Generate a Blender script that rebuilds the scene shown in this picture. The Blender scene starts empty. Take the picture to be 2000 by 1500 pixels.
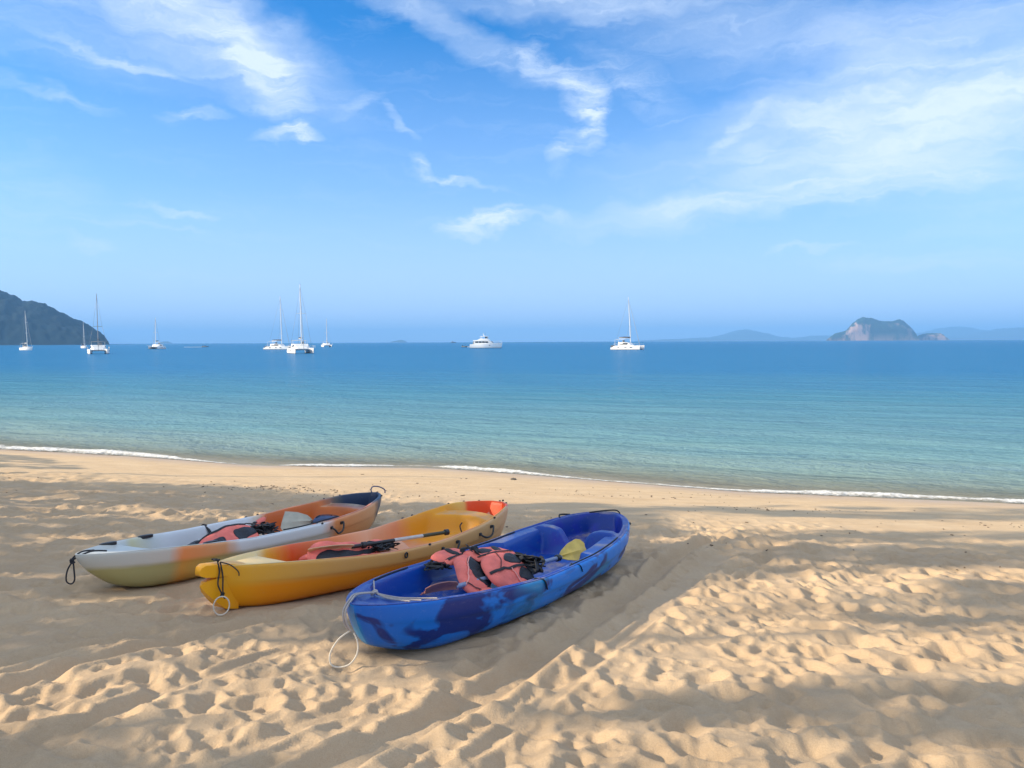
import bpy, math, random
import numpy as np
from mathutils import Vector, Matrix

random.seed(7)
rng = np.random.default_rng(11)
C = bpy.context.scene.collection
R = math.radians

# ------------------------------------------------------------------ camera
SHORE_A = R(19.3)          # the waterline runs this much off the camera's x axis
SLOPE = .0845              # beach slope towards the water
EYE = 1.45                 # camera above the sand under it
W0 = 14.25                 # distance to the waterline
SEA_Z = -SLOPE * W0
cd = bpy.data.cameras.new('camera')
cam = bpy.data.objects.new('camera', cd)
C.objects.link(cam)
cd.sensor_width = 36
cd.lens = 27.0
cd.clip_start = .05
cd.clip_end = 60000
_pitch, _roll = -math.atan(82.5 / 1500), math.atan(9 / 2000)
fwd = Vector((0, math.cos(_pitch), math.sin(_pitch)))
rt0 = Vector((1, 0, 0))
up0 = rt0.cross(fwd)
rt = rt0 * math.cos(_roll) - up0 * math.sin(_roll)
up = rt.cross(fwd)
cam.matrix_world = Matrix(((rt.x, up.x, -fwd.x, 0), (rt.y, up.y, -fwd.y, 0), (rt.z, up.z, -fwd.z, EYE), (0, 0, 0, 1)))
scene = bpy.context.scene
scene.camera = cam
scene.render.engine = 'CYCLES'
scene.cycles.use_denoising = True
scene.cycles.max_bounces = 8
scene.cycles.transparent_max_bounces = 8
scene.cycles.volume_bounces = 0
scene.view_settings.view_transform = 'Standard'
scene.view_settings.look = 'None'
scene.view_settings.gamma = 1
scene.view_settings.use_curve_mapping = False
scene.view_settings.exposure = 0.80

# ------------------------------------------------------------------ sky and sun
SUN_EL, SUN_AZ = R(25), R(7)                       # light travels towards +x, a little away from the camera
sun_to = Vector((-math.cos(SUN_EL) * math.cos(SUN_AZ), -math.cos(SUN_EL) * math.sin(SUN_AZ), math.sin(SUN_EL)))


class NT:
    """small helper round a node tree"""
    def __init__(self, tree):
        self.t = tree
        self.n = tree.nodes
        self.l = tree.links

    def new(self, kind, **kw):
        nd = self.n.new(kind)
        for k, v in kw.items():
            if k.startswith('i_'):
                key = k[2:]
                nd.inputs[int(key) if key.isdigit() else key.replace('_', ' ')].default_value = v
            else:
                setattr(nd, k, v)
        return nd

    def link(self, a, b):
        self.l.new(a, b)

    def put(self, v, sock):
        if hasattr(v, 'is_linked'):
            self.link(v, sock)
        else:
            sock.default_value = v

    def math(self, op, a, b=0.0, c=None, clamp=False):
        m = self.new('ShaderNodeMath', operation=op, use_clamp=clamp)
        self.put(a, m.inputs[0])
        self.put(b, m.inputs[1])
        if c is not None:
            self.put(c, m.inputs[2])
        return m.outputs[0]

    def mix(self, f, a, b, blend='MIX'):
        m = self.new('ShaderNodeMix', data_type='RGBA', blend_type=blend)
        self.put(f, m.inputs[0])
        for v, s in ((a, m.inputs[6]), (b, m.inputs[7])):
            self.put(v if hasattr(v, 'is_linked') or len(v) == 4 else (*v, 1), s)
        return m.outputs[2]

    def ramp(self, f, stops, interp='LINEAR'):
        r = self.new('ShaderNodeValToRGB')
        r.color_ramp.interpolation = interp
        el = r.color_ramp.elements
        while len(el) < len(stops):
            el.new(.5)
        for e, (p, c) in zip(el, stops):
            e.position = p
            e.color = (c, c, c, 1) if not hasattr(c, '__len__') else (*c, 1)[:4]
        self.put(f, r.inputs[0])
        return r.outputs[0]

    def noise(self, vec, scale, detail=4, rough=.55, dist=0.0, col=False):
        n = self.new('ShaderNodeTexNoise')
        n.inputs['Scale'].default_value = scale
        n.inputs['Detail'].default_value = detail
        n.inputs['Roughness'].default_value = rough
        n.inputs['Distortion'].default_value = dist
        if vec is not None:
            self.link(vec, n.inputs['Vector'])
        return n.outputs['Color' if col else 'Fac']

    def mapping(self, vec, loc=(0, 0, 0), rot=(0, 0, 0), sc=(1, 1, 1), kind='POINT'):
        m = self.new('ShaderNodeMapping', vector_type=kind)
        self.link(vec, m.inputs[0])
        m.inputs['Location'].default_value = loc
        m.inputs['Rotation'].default_value = rot
        m.inputs['Scale'].default_value = sc
        return m.outputs[0]


world = bpy.data.worlds.new('World')
scene.world = world
world.use_nodes = True
T = NT(world.node_tree)
T.n.clear()
sky = T.new('ShaderNodeTexSky', sky_type='NISHITA', sun_disc=False)
sky.sun_elevation = SUN_EL
sky.sun_rotation = math.atan2(sun_to.x, sun_to.y)
sky.air_density = 1.0
sky.dust_density = .3
sky.ozone_density = 2.5
SKY_STRENGTH = .092
dirn = T.new('ShaderNodeTexCoord').outputs['Generated']
sep = T.new('ShaderNodeSeparateXYZ')
T.link(dirn, sep.inputs[0])
az = T.math('ARCTAN2', sep.outputs[0], sep.outputs[1])
el = T.math('ARCSINE', sep.outputs[2])
ae = T.new('ShaderNodeCombineXYZ')
T.link(az, ae.inputs[0])
T.link(el, ae.inputs[1])
ae = ae.outputs[0]
# the clear sky
hs = T.new('ShaderNodeHueSaturation')
hs.inputs['Saturation'].default_value = 1.12
T.link(sky.outputs[0], hs.inputs['Color'])
base = T.mix(1.0, hs.outputs[0], (.20, .90, 1.38), 'MULTIPLY')
# thicker, paler air low down
base = T.mix(T.ramp(T.math('DIVIDE', el, R(90)), ((.0, .92), (.05, .74), (.12, .36), (.24, 0))), base, (4.7, 5.6, 7.9))
# thin cirrus: soft patches (azimuth, elevation, half width, half height, tilt in degrees, density), combed by stretched noise
CLOUDS = [
    (-20, 20, 9.5, 2.9, -25, .66), (-17.5, 18.3, 4.2, 1.7, -48, .6), (-27, 20.5, 12, 3.8, -6, .55), (-26.5, 17.8, 5, .32, -10, .42),
    (-31, 15.5, 4, .45, -10, .38), (-22, 15.0, 2.2, .45, 8, .5), (-16, 14.3, 2.2, .55, 4, 1.0), (-4, 21.3, 10, 1.2, -22, .5),
    (2.3, 19.2, 2.4, 1.0, -32, .62), (5.2, 17.2, 1.5, 2.2, 30, .85), (5.8, 15.4, 1.0, 1.9, -6, .75), (4.0, 13.6, .9, 1.7, -25, .55), (-6.6, 12.6, 1.1, .7, -55, .6),
    (-3.7, 11.6, 4.0, .28, -12, .6), (-1.9, 8.75, 3.3, .75, 9, 1.5), (2.9, 9.2, 1.5, .6, -8, .5), (12, 9.2, 9, 1.3, 5, .6),
    (23, 10, 12, .9, 2, .5), (29, 16.5, 14, 5.5, 18, .72), (15, 21.5, 14, 3.6, -8, .45), (21, 13.5, 14, 3.4, 8, .5),
    (21, 6.4, 2.9, .22, 4, .35), (29.5, 5.1, 8.5, .6, -3, .34), (-23.4, 9, 2.7, .26, -4, .5), (-25.7, 7.9, 4, .2, 1, .36),
    (-28.5, 6.4, 1.5, .5, -10, .4), (0, 23.5, 13, 1.3, -5, .4), (16, 14.3, 2.4, .5, 35, .4), (9, 18, 4, 1.4, -30, .4),
    (34, 12, 10, 5, 0, .45), (-33, 9.5, 5, 2.5, 0, .22), (-11, 16.4, 2.0, .5, 30, .3), (-8, 15.6, 1.6, .35, -40, .35)]
wob = T.noise(T.mapping(ae, sc=(14, 24, 1)), 1.0, 5, .6, col=True)
wv = T.new('ShaderNodeVectorMath', operation='SUBTRACT')
T.link(wob, wv.inputs[0])
wv.inputs[1].default_value = (.5, .5, .5)
ws = T.new('ShaderNodeVectorMath', operation='SCALE')
T.link(wv.outputs[0], ws.inputs[0])
ws.inputs['Scale'].default_value = .055
wa = T.new('ShaderNodeVectorMath', operation='ADD')
T.link(ae, wa.inputs[0])
T.link(ws.outputs[0], wa.inputs[1])
warped = wa.outputs[0]
flat = T.new('ShaderNodeVectorMath', operation='MULTIPLY')
T.link(warped, flat.inputs[0])
flat.inputs[1].default_value = (1, 1, 0)
cover, sheet = None, None
for (a, e, hw, hh, tilt, den) in CLOUDS:
    m = T.mapping(flat.outputs[0], (R(a), R(e), 0), (0, 0, R(tilt)), (R(hw) * 1.25, R(hh) * 1.25, 1), 'TEXTURE')
    gq = T.new('ShaderNodeTexGradient', gradient_type='SPHERICAL')
    T.link(m, gq.inputs[0])
    g = T.math('SMOOTH_MIN', T.math('MULTIPLY', gq.outputs['Fac'], 1.5), 1.0, .5)
    if hw >= 8.5 and hh > 1.1:          # wide sheets are soft, small tufts are combed out
        sheet = T.math('MULTIPLY', g, den) if sheet is None else T.math('MULTIPLY_ADD', g, den, sheet)
    else:
        cover = T.math('MULTIPLY', g, den) if cover is None else T.math('MULTIPLY_ADD', g, den, cover)
# denser veil added out of view, overhead and behind, to whiten ambient light
vn = T.noise(T.mapping(dirn, sc=(2.0, 2.0, 5)), 1.2, 5, .55, .6)
side = T.math('MAXIMUM', T.ramp(T.math('DIVIDE', el, R(90)), ((.26, 0), (.42, 1))),
              T.ramp(T.math('DIVIDE', T.math('ABSOLUTE', az), math.pi), ((.21, 0), (.34, 1))))
veil = T.math('MULTIPLY', side, T.ramp(vn, ((.3, .72), (.58, 1.0))))
comb1 = T.noise(T.mapping(warped, rot=(0, 0, R(24)), sc=(7, 60, 1)), 1.0, 9, .66, .5)
comb2 = T.noise(T.mapping(warped, rot=(0, 0, R(-42)), sc=(12, 70, 1)), 1.0, 9, .64, .6)
comb3 = T.noise(T.mapping(warped, rot=(0, 0, R(4)), sc=(3.5, 16, 1)), 1.0, 8, .6, .4)
fib = T.math('MULTIPLY_ADD', comb1, .55, T.math('MULTIPLY', comb2, .45))
fibw = T.ramp(fib, ((.37, .06), (.62, 1)))
fibs = T.ramp(T.math('MULTIPLY_ADD', comb3, .7, T.math('MULTIPLY', comb1, .3)), ((.36, .30), (.64, 1)))
thin = T.math('MULTIPLY', T.ramp(comb1, ((.52, 0), (.8, 1))), .14)
dens = T.math('ADD', T.math('MULTIPLY', cover, fibw), T.math('MULTIPLY', sheet, fibs))
dens = T.math('ADD', T.math('ADD', dens, veil), thin, clamp=True)
dens = T.math('MULTIPLY', dens, .86)
skyc = T.mix(dens, base, (5.9, 6.7, 7.8))
bg = T.new('ShaderNodeBackground')
bg.inputs['Strength'].default_value = SKY_STRENGTH
T.link(skyc, bg.inputs['Color'])
wo = T.new('ShaderNodeOutputWorld')
T.link(bg.outputs[0], wo.inputs[0])

sd = bpy.data.lights.new('sun', 'SUN')
sd.energy = 5.0
sd.angle = R(.6)
sd.color = (1.0, .84, .60)
sun = bpy.data.objects.new('sun', sd)
C.objects.link(sun)
sun.rotation_euler = sun_to.to_track_quat('Z', 'Y').to_euler()

# ------------------------------------------------------------------ noise and mesh helpers


def _hash(i, j, seed):
    n = (i.astype(np.int64) * 374761393 + j.astype(np.int64) * 668265263 + seed * 974634777) & 0x7fffffff
    n = ((n ^ (n >> 13)) * 1274126177) & 0x7fffffff
    n = (n ^ (n >> 16)) & 0xffff
    return n / 65535.0


def vnoise(x, y, seed=0):
    x = np.asarray(x, float)
    y = np.asarray(y, float)
    i, j = np.floor(x), np.floor(y)
    fx, fy = x - i, y - j
    fx = fx * fx * fx * (fx * (fx * 6 - 15) + 10)
    fy = fy * fy * fy * (fy * (fy * 6 - 15) + 10)
    a, b = _hash(i, j, seed), _hash(i + 1, j, seed)
    c, d = _hash(i, j + 1, seed), _hash(i + 1, j + 1, seed)
    return (a + (b - a) * fx) * (1 - fy) + (c + (d - c) * fx) * fy


def fbm(x, y, seed=0, octv=4, gain=.5):
    s, a, t = 0, 1.0, 0.0
    for k in range(octv):
        s = s + a * vnoise(x * 2 ** k + 17.3 * k, y * 2 ** k - 9.1 * k, seed + k)
        t += a
        a *= gain
    return s / t


def sstep(a, b, x):
    t = np.clip((np.asarray(x, float) - a) / (b - a), 0, 1)
    return t * t * (3 - 2 * t)


def link(name, me, mat=None, parent=None, smooth=True):
    o = bpy.data.objects.new(name, me)
    C.objects.link(o)
    if mat is not None:
        me.materials.append(mat)
    if smooth and len(me.polygons):
        me.polygons.foreach_set('use_smooth', np.ones(len(me.polygons), bool))
    if parent is not None:
        o.parent = parent
    return o


def tag(o, label=None, cat=None, group=None, kind=None):
    for k, v in (('label', label), ('category', cat), ('group', group), ('kind', kind)):
        if v:
            o[k] = v
    return o


def empty(name, loc=(0, 0, 0), mat=None, rz=0.0):
    o = bpy.data.objects.new(name, None)
    o.empty_display_size = .1
    C.objects.link(o)
    if mat is not None:
        o.matrix_world = mat
    else:
        o.location = loc
        o.rotation_euler = (0, 0, rz)
    return o


def grid_mesh(name, X, Y, Z, flip=False):
    nu, nv = X.shape
    me = bpy.data.meshes.new(name)
    co = np.stack([X, Y, Z], -1).reshape(-1, 3).astype(np.float32)
    idx = np.arange(nu * nv).reshape(nu, nv)
    q = np.stack([idx[:-1, :-1], idx[1:, :-1], idx[1:, 1:], idx[:-1, 1:]], -1).reshape(-1, 4)
    if flip:
        q = q[:, ::-1]
    me.vertices.add(len(co))
    me.vertices.foreach_set('co', co.ravel())
    me.loops.add(q.size)
    me.loops.foreach_set('vertex_index', q.ravel().astype(np.int32))
    me.polygons.add(len(q))
    me.polygons.foreach_set('loop_start', np.arange(0, q.size, 4, dtype=np.int32))
    me.polygons.foreach_set('loop_total', np.full(len(q), 4, np.int32))
    me.update(calc_edges=True)
    return me


class MB:
    """collects shapes and links them as one mesh object"""
    def __init__(self):
        self.v = []
        self.f = []

    def add(self, verts, faces):
        o = len(self.v)
        self.v += [tuple(p) for p in verts]
        self.f += [tuple(i + o for i in f) for f in faces]
        return self

    def box(self, c, s, M=None, bev=0.0):
        hx, hy, hz = s[0] / 2, s[1] / 2, s[2] / 2
        b = min(bev, hx * .9, hy * .9, hz * .9)
        vs = []
        if b <= 0:
            vs = [Vector((x * hx, y * hy, z * hz)) for z in (-1, 1) for y in (-1, 1) for x in (-1, 1)]
            fs = [(0, 2, 3, 1), (4, 5, 7, 6), (0, 1, 5, 4), (2, 6, 7, 3), (0, 4, 6, 2), (1, 3, 7, 5)]
        else:
            rings = [(-hz, b), (-hz + b, 0), (hz - b, 0), (hz, b)]
            for z, k in rings:
                x, y = hx - k, hy - k
                e = b
                for px, py in ((x - e, -y), (x, -y + e), (x, y - e), (x - e, y), (-x + e, y), (-x, y - e), (-x, -y + e), (-x + e, -y)):
                    vs.append(Vector((px, py, z)))
            fs = [tuple(range(7, -1, -1)), tuple(range(24, 32))]
            for k in range(3):
                for i in range(8):
                    j = (i + 1) % 8
                    fs.append((k * 8 + i, k * 8 + j, k * 8 + 8 + j, k * 8 + 8 + i))
        c = Vector(c)
        vs = [(M @ v if M is not None else v) + c for v in vs]
        return self.add(vs, fs)

    def tube(self, path, r, n=8, closed=False, flat=1.0):
        P = [Vector(p) for p in path]
        m = len(P)
        rs = r if hasattr(r, '__len__') else [r] * m
        vs, fs = [], []
        pn = None
        for i, p in enumerate(P):
            a = P[i - 1] if (i > 0 or closed) else P[0]
            b = P[(i + 1) % m] if (i < m - 1 or closed) else P[-1]
            t = (b - a)
            t = t.normalized() if t.length > 1e-9 else Vector((0, 0, 1))
            if pn is None:
                q = Vector((0, 0, 1)) if abs(t.z) < .9 else Vector((1, 0, 0))
                nrm = (q - t * q.dot(t)).normalized()
            else:
                nrm = pn - t * pn.dot(t)
                nrm = nrm.normalized() if nrm.length > 1e-6 else pn
            pn = nrm
            bi = t.cross(nrm)
            for k in range(n):
                an = 2 * math.pi * k / n
                vs.append(p + nrm * (math.cos(an) * rs[i] * flat) + bi * (math.sin(an) * rs[i]))
        for i in range(m if closed else m - 1):
            j = (i + 1) % m
            for k in range(n):
                l = (k + 1) % n
                fs.append((i * n + k, i * n + l, j * n + l, j * n + k))
        if not closed:
            fs.append(tuple(range(n - 1, -1, -1)))
            fs.append(tuple(range((m - 1) * n, m * n)))
        return self.add(vs, fs)

    def loft(self, rings, caps=True):
        n = len(rings[0])
        vs = [p for r in rings for p in r]
        fs = []
        for i in range(len(rings) - 1):
            for k in range(n):
                l = (k + 1) % n
                fs.append((i * n + k, i * n + l, i * n + n + l, i * n + n + k))
        if caps:
            fs.append(tuple(range(n - 1, -1, -1)))
            fs.append(tuple(range((len(rings) - 1) * n, len(rings) * n)))
        return self.add(vs, fs)

    def prism(self, outline, axis_a, axis_b, axis_n, o, d):
        """extrude a 2-D outline by d along axis_n"""
        A, B, N, o = Vector(axis_a), Vector(axis_b), Vector(axis_n), Vector(o)
        n = len(outline)
        lo = [o + A * a + B * b for a, b in outline]
        hi = [p + N * d for p in lo]
        fs = [tuple(range(n - 1, -1, -1)), tuple(range(n, 2 * n))]
        fs += [(i, (i + 1) % n, n + (i + 1) % n, n + i) for i in range(n)]
        return self.add(lo + hi, fs)

    def build(self, name, mat, parent=None, smooth=True, sharp=R(38)):
        me = bpy.data.meshes.new(name)
        me.from_pydata(self.v, [], self.f)
        me.update()
        o = link(name, me, mat, parent, smooth)
        if smooth and sharp:
            me.set_sharp_from_angle(angle=sharp)
        return o


def spline(pts, per=8, closed=False):
    P = [Vector(p) for p in pts]
    out = []
    n = len(P)
    rngn = n if closed else n - 1
    for i in range(rngn):
        p0 = P[(i - 1) % n] if (closed or i > 0) else P[0]
        p1, p2 = P[i], P[(i + 1) % n]
        p3 = P[(i + 2) % n] if (closed or i + 2 < n) else P[-1]
        for k in range(per):
            t = k / per
            out.append(.5 * ((2 * p1) + (p2 - p0) * t + (2 * p0 - 5 * p1 + 4 * p2 - p3) * t * t + (3 * p1 - p0 - 3 * p2 + p3) * t ** 3))
    if not closed:
        out.append(P[-1])
    return out


# ------------------------------------------------------------------ materials


def mat_new(name):
    m = bpy.data.materials.new(name)
    m.use_nodes = True
    t = NT(m.node_tree)
    b = t.n['Principled BSDF']
    return m, t, b


def simple(name, col, rough=.5, metal=0.0, var=.12, scale=30.0, bump=0.0, bscale=200.0, spec=.5):
    m, t, b = mat_new(name)
    co = t.new('ShaderNodeTexCoord').outputs['Object']
    n = t.noise(co, scale, 5, .6)
    f = t.ramp(n, ((.3, 1 - var), (.7, 1 + var)))
    f.node.color_ramp.elements[1].color = (1 + var,) * 3 + (1,)
    c = t.mix(1.0, (*col, 1), f, 'MULTIPLY')
    t.link(c, b.inputs['Base Color'])
    b.inputs['Roughness'].default_value = rough
    b.inputs['Metallic'].default_value = metal
    b.inputs['Specular IOR Level'].default_value = spec
    if bump:
        bn = t.new('ShaderNodeBump')
        bn.inputs['Strength'].default_value = bump
        bn.inputs['Distance'].default_value = .004
        t.link(t.noise(co, bscale, 3), bn.inputs['Height'])
        t.link(bn.outputs[0], b.inputs['Normal'])
    return m


M = {}
M['black_webbing'] = simple('black_webbing', (.014, .015, .02), .75, bump=.3)
M['black_mesh'] = simple('black_mesh', (.012, .015, .024), .6, bump=.4, bscale=500)
M['pink_foam'] = simple('coral_fabric', (.78, .17, .13), .75, var=.16, scale=9, bump=.5, bscale=90)
M['pink_edge'] = simple('pale_coral_piping', (.82, .33, .27), .7)
M['black_plastic'] = simple('black_plastic', (.016, .017, .02), .4)
M['grey_rope'] = simple('grey_rope', (.40, .36, .34), .85, bump=.6, bscale=300)
M['pale_cord'] = simple('pale_cord', (.62, .56, .46), .7)
M['alloy'] = simple('brushed_alloy', (.50, .48, .46), .42, .25)
M['grip_green'] = simple('dark_green_grip', (.045, .048, .02), .5)
M['blue_grey_tube'] = simple('blue_grey_tube', (.20, .25, .38), .45)
M['blade_yellow'] = simple('yellow_blade', (.62, .42, .07), .45, var=.2, scale=12)
M['blade_cream'] = simple('cream_blade', (.68, .52, .30), .5, var=.15, scale=12)
M['blade_pale'] = simple('pale_grey_blade', (.42, .39, .31), .5, var=.15, scale=12)
M['blade_brown'] = simple('faded_brown_blade', (.40, .17, .12), .5, var=.15, scale=12)
M['navy_cloth'] = simple('navy_cloth', (.05, .08, .17), .8, bump=.4)
M['gel_white'] = simple('white_gelcoat', (.86, .84, .80), .3, var=.04, scale=2)
M['gel_grey'] = simple('grey_deck', (.42, .43, .44), .5, var=.1, scale=2)
M['dark_glass'] = simple('dark_window', (.02, .025, .035), .12, var=.05)
M['mast_alloy'] = simple('mast_alloy', (.72, .72, .70), .4, .1, var=.04)
M['mast_dark'] = simple('dark_mast', (.12, .13, .16), .45, .1, var=.04)
M['wire'] = simple('rigging_wire', (.22, .24, .28), .4, .3)
M['canvas_navy'] = simple('navy_canvas', (.03, .05, .10), .8)
M['canvas_grey'] = simple('grey_canvas', (.30, .31, .33), .8)
M['antifoul'] = simple('dark_antifouling', (.03, .05, .09), .6)
M['rubber_grey'] = simple('grey_inflatable', (.07, .08, .09), .6)
M['bark'] = simple('bark', (.16, .12, .085), .9, var=.3, scale=14, bump=.8, bscale=20)
M['leaf'] = simple('broad_leaf', (.05, .09, .03), .6, var=.4, scale=3)
M['rock'] = simple('dark_rock', (.10, .085, .07), .8, var=.3, scale=20, bump=.6, bscale=60)
M['debris'] = simple('dry_leaf_bits', (.10, .065, .04), .85, var=.5, scale=6)


def kayak_mat(name, upper, lower, split=None, rough=.38, wob=.12, nscale=3.2, blot=None, soft=.06):
    """rotomoulded plastic whose colours run into each other along the hull: ramps over length (metres / 4)"""
    m, t, b = mat_new(name)
    co = t.new('ShaderNodeTexCoord').outputs['Object']
    s = t.new('ShaderNodeSeparateXYZ')
    t.link(co, s.inputs[0])
    n = t.noise(co, nscale, 3, .5)
    off = t.math('MULTIPLY_ADD', n, wob, -wob / 2)
    x = t.math('ADD', t.math('DIVIDE', s.outputs[0], 4.0), off)
    c = t.ramp(x, upper)
    if lower:
        c2 = t.ramp(x, lower)
        z = t.math('MULTIPLY_ADD', n, .03, s.outputs[2])
        zz = t.math('SUBTRACT', z, split[0])
        # crease follows the sheer: rises towards both ends
        xe = t.math('ABSOLUTE', t.math('SUBTRACT', s.outputs[0], split[1]))
        zz = t.math('SUBTRACT', zz, t.math('MULTIPLY', t.math('POWER', xe, 2.0), split[2]))
        f = t.math('MULTIPLY_ADD', zz, 1 / soft, .5, clamp=True)
        c = t.mix(f, c2, c)
    if blot:
        bn = t.noise(t.mapping(co, rot=(0, .25, 0), sc=(1.3, 2.6, 3.4)), blot[0], 3, .5, .9)
        c = t.mix(t.ramp(bn, blot[1]), c, blot[2])
        if len(blot) > 3:
            bn2 = t.noise(t.mapping(co, loc=(7, 3, 1), sc=(1.4, 2.4, 2.4)), blot[0] * .8, 1.5, .5, .6)
            c = t.mix(t.ramp(bn2, blot[3]), c, blot[4])
    # scuffs and dusty sand
    sc = t.noise(t.mapping(co, sc=(6, 40, 40)), 1.0, 5, .7)
    c = t.mix(t.math('MULTIPLY', t.ramp(sc, ((.58, 0), (.8, 1))), .09), c, (.62, .55, .45))
    # sand carried in on feet, lying on the flat parts
    nz = t.new('ShaderNodeSeparateXYZ')
    t.link(t.new('ShaderNodeNewGeometry').outputs['Normal'], nz.inputs[0])
    dn = t.math('MULTIPLY', t.ramp(nz.outputs[2], ((.80, 0), (.95, 1))), t.ramp(t.math('MULTIPLY_ADD', t.noise(co, 260, 2), .45, t.math('MULTIPLY', t.noise(co, 5, 4, .6), .75)), ((.60, 0), (.72, .55))))
    c = t.mix(dn, c, (.50, .38, .25))
    t.link(c, b.inputs['Base Color'])
    b.inputs['Specular IOR Level'].default_value = .36
    rr = t.math('MULTIPLY_ADD', t.noise(co, 14, 4), .22, rough - .11)
    t.link(rr, b.inputs['Roughness'])
    bn = t.new('ShaderNodeBump')
    bn.inputs['Strength'].default_value = .12
    bn.inputs['Distance'].default_value = .004
    t.link(t.noise(co, 55, 3), bn.inputs['Height'])
    t.link(bn.outputs[0], b.inputs['Normal'])
    return m


OLV, WHT, ORG, NVY, GRYW = (.36, .34, .15), (.66, .68, .70), (.72, .26, .085), (.018, .034, .08), (.50, .50, .45)
M['white_hull'] = kayak_mat('white_orange_navy_plastic',
    ((0, GRYW), (.145, GRYW), (.165, ORG), (.26, (.66, .34, .16)), (.30, WHT), (.555, WHT), (.60, ORG), (.80, (.66, .33, .16)), (.845, NVY), (1, NVY)),
    ((0, OLV), (.15, OLV), (.17, (.58, .30, .06)), (.24, (.42, .36, .10)), (.30, (.45, .44, .33)), (.40, (.55, .54, .50)), (.57, (.55, .54, .50)), (.61, ORG), (.82, (.60, .30, .13)), (.86, NVY)),
    (.205, 1.9, .008), wob=.05, soft=.035)
M['white_deck'] = kayak_mat('white_orange_navy_plastic_inside',
    ((0, GRYW), (.15, (.56, .56, .52)), (.17, (.58, .53, .32)), (.23, (.56, .58, .56)), (.28, WHT), (.52, WHT), (.56, (.60, .44, .30)), (.585, (.60, .13, .02)), (.77, (.52, .13, .02)), (.82, (.10, .09, .08)), (.85, NVY), (1, NVY)),
    None, wob=.04)
AMB, TAN, SAL = (.78, .24, .003), (.66, .33, .09), (.66, .31, .20)
M['yellow_hull'] = kayak_mat('yellow_tan_plastic',
    ((0, (.80, .36, .006)), (.05, (.74, .36, .03)), (.2, TAN), (.5, (.66, .33, .11)), (.7, (.66, .38, .16)), (.86, SAL), (.93, (.62, .30, .24))),
    ((0, (.80, .36, .005)), (.1, AMB), (.4, (.70, .20, .004)), (.6, (.66, .26, .03)), (.75, (.64, .34, .12)), (.9, SAL)),
    (.185, 1.7, .010), wob=.05, soft=.05)
M['yellow_deck'] = kayak_mat('yellow_orange_plastic_inside',
    ((0, (.78, .52, .16)), (.155, (.76, .54, .22)), (.175, (.74, .34, .015)), (.25, (.72, .10, .012)), (.38, (.72, .22, .06)), (.48, (.74, .36, .20)), (.58, (.70, .24, .10)), (.63, (.74, .30, .015)), (.74, (.72, .29, .004)), (.785, (.72, .44, .09)), (.797, (.72, .40, .10)), (.806, (.76, .07, .006)), (1, (.76, .075, .008))),
    None, wob=.02)
BL1, BL2, BL3 = (.0005, .185, .66), (.001, .022, .17), (.010, .26, .66)
M['blue_hull'] = kayak_mat('mottled_blue_plastic', ((0, (.001, .11, .50)), (.3, BL1), (1, BL1)), None,
    blot=(1.5, ((.51, 0), (.57, 1)), BL2, ((.60, 0), (.70, 1)), (.003, .20, .46)), wob=.1, rough=.36)
M['blue_deck'] = kayak_mat('deep_blue_plastic', ((0, (.0005, .034, .27)), (.5, (.0005, .078, .42)), (1, (.0005, .022, .19))), None,
    blot=(1.3, ((.52, 0), (.68, 1)), (.004, .022, .30)), wob=.1, rough=.36)

# sand
m, t, b = mat_new('beach_sand')
M['sand'] = m
geo = t.new('ShaderNodeNewGeometry').outputs['Position']
dist = t.new('ShaderNodeAttribute', attribute_name='shore').outputs['Fac']     # metres landward of the waterline
n1 = t.noise(geo, 1.3, 5, .6)
n2 = t.noise(geo, 420, 2, .7)
n3 = t.noise(geo, 34, 4, .65)
c = t.mix(t.ramp(n1, ((.3, 0), (.7, 1))), (.455, .328, .208), (.54, .402, .262))
c = t.mix(t.math('MULTIPLY', t.ramp(n2, ((.36, 1), (.5, 0))), .42), c, (.24, .15, .08))
c = t.mix(t.math('MULTIPLY', t.ramp(n2, ((.62, 0), (.75, 1))), .35), c, (.80, .66, .45))
c = t.mix(t.math('MULTIPLY', t.ramp(n3, ((.45, 0), (.75, 1))), .22), c, (.36, .23, .13))
# packed sand near the water, wet at the edge
wl = t.math('MULTIPLY_ADD', t.noise(geo, .8, 4), .7, dist)
pack = t.ramp(t.math('DIVIDE', wl, 6.0), ((.6, 1), (1, 0)))
c = t.mix(t.math('MULTIPLY', pack, .7), c, t.mix(t.ramp(t.noise(t.mapping(geo, rot=(0, 0, SHORE_A), sc=(1, 4, 1)), 1.6, 6, .65), ((.35, 0), (.65, 1))), (.52, .37, .22), (.64, .48, .30)))
wet = t.ramp(t.math('DIVIDE', wl, 2.0), ((.20, 1), (.72, 0)))
c = t.mix(t.math('MULTIPLY', wet, .55), c, (.33, .245, .17))
t.link(c, b.inputs['Base Color'])
t.link(t.math('MULTIPLY_ADD', wet, -.55, .92), b.inputs['Roughness'])
b.inputs['Specular IOR Level'].default_value = .2
bn = t.new('ShaderNodeBump')
bn.inputs['Strength'].default_value = .8
bn.inputs['Distance'].default_value = .008
hgt = t.math('ADD', t.math('MULTIPLY', n2, .35), t.math('MULTIPLY', t.noise(geo, 70, 6, .7), 1.0))
t.link(t.math('MULTIPLY', hgt, t.math('MULTIPLY_ADD', wet, -.9, 1.0)), bn.inputs['Height'])
t.link(bn.outputs[0], b.inputs['Normal'])

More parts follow.
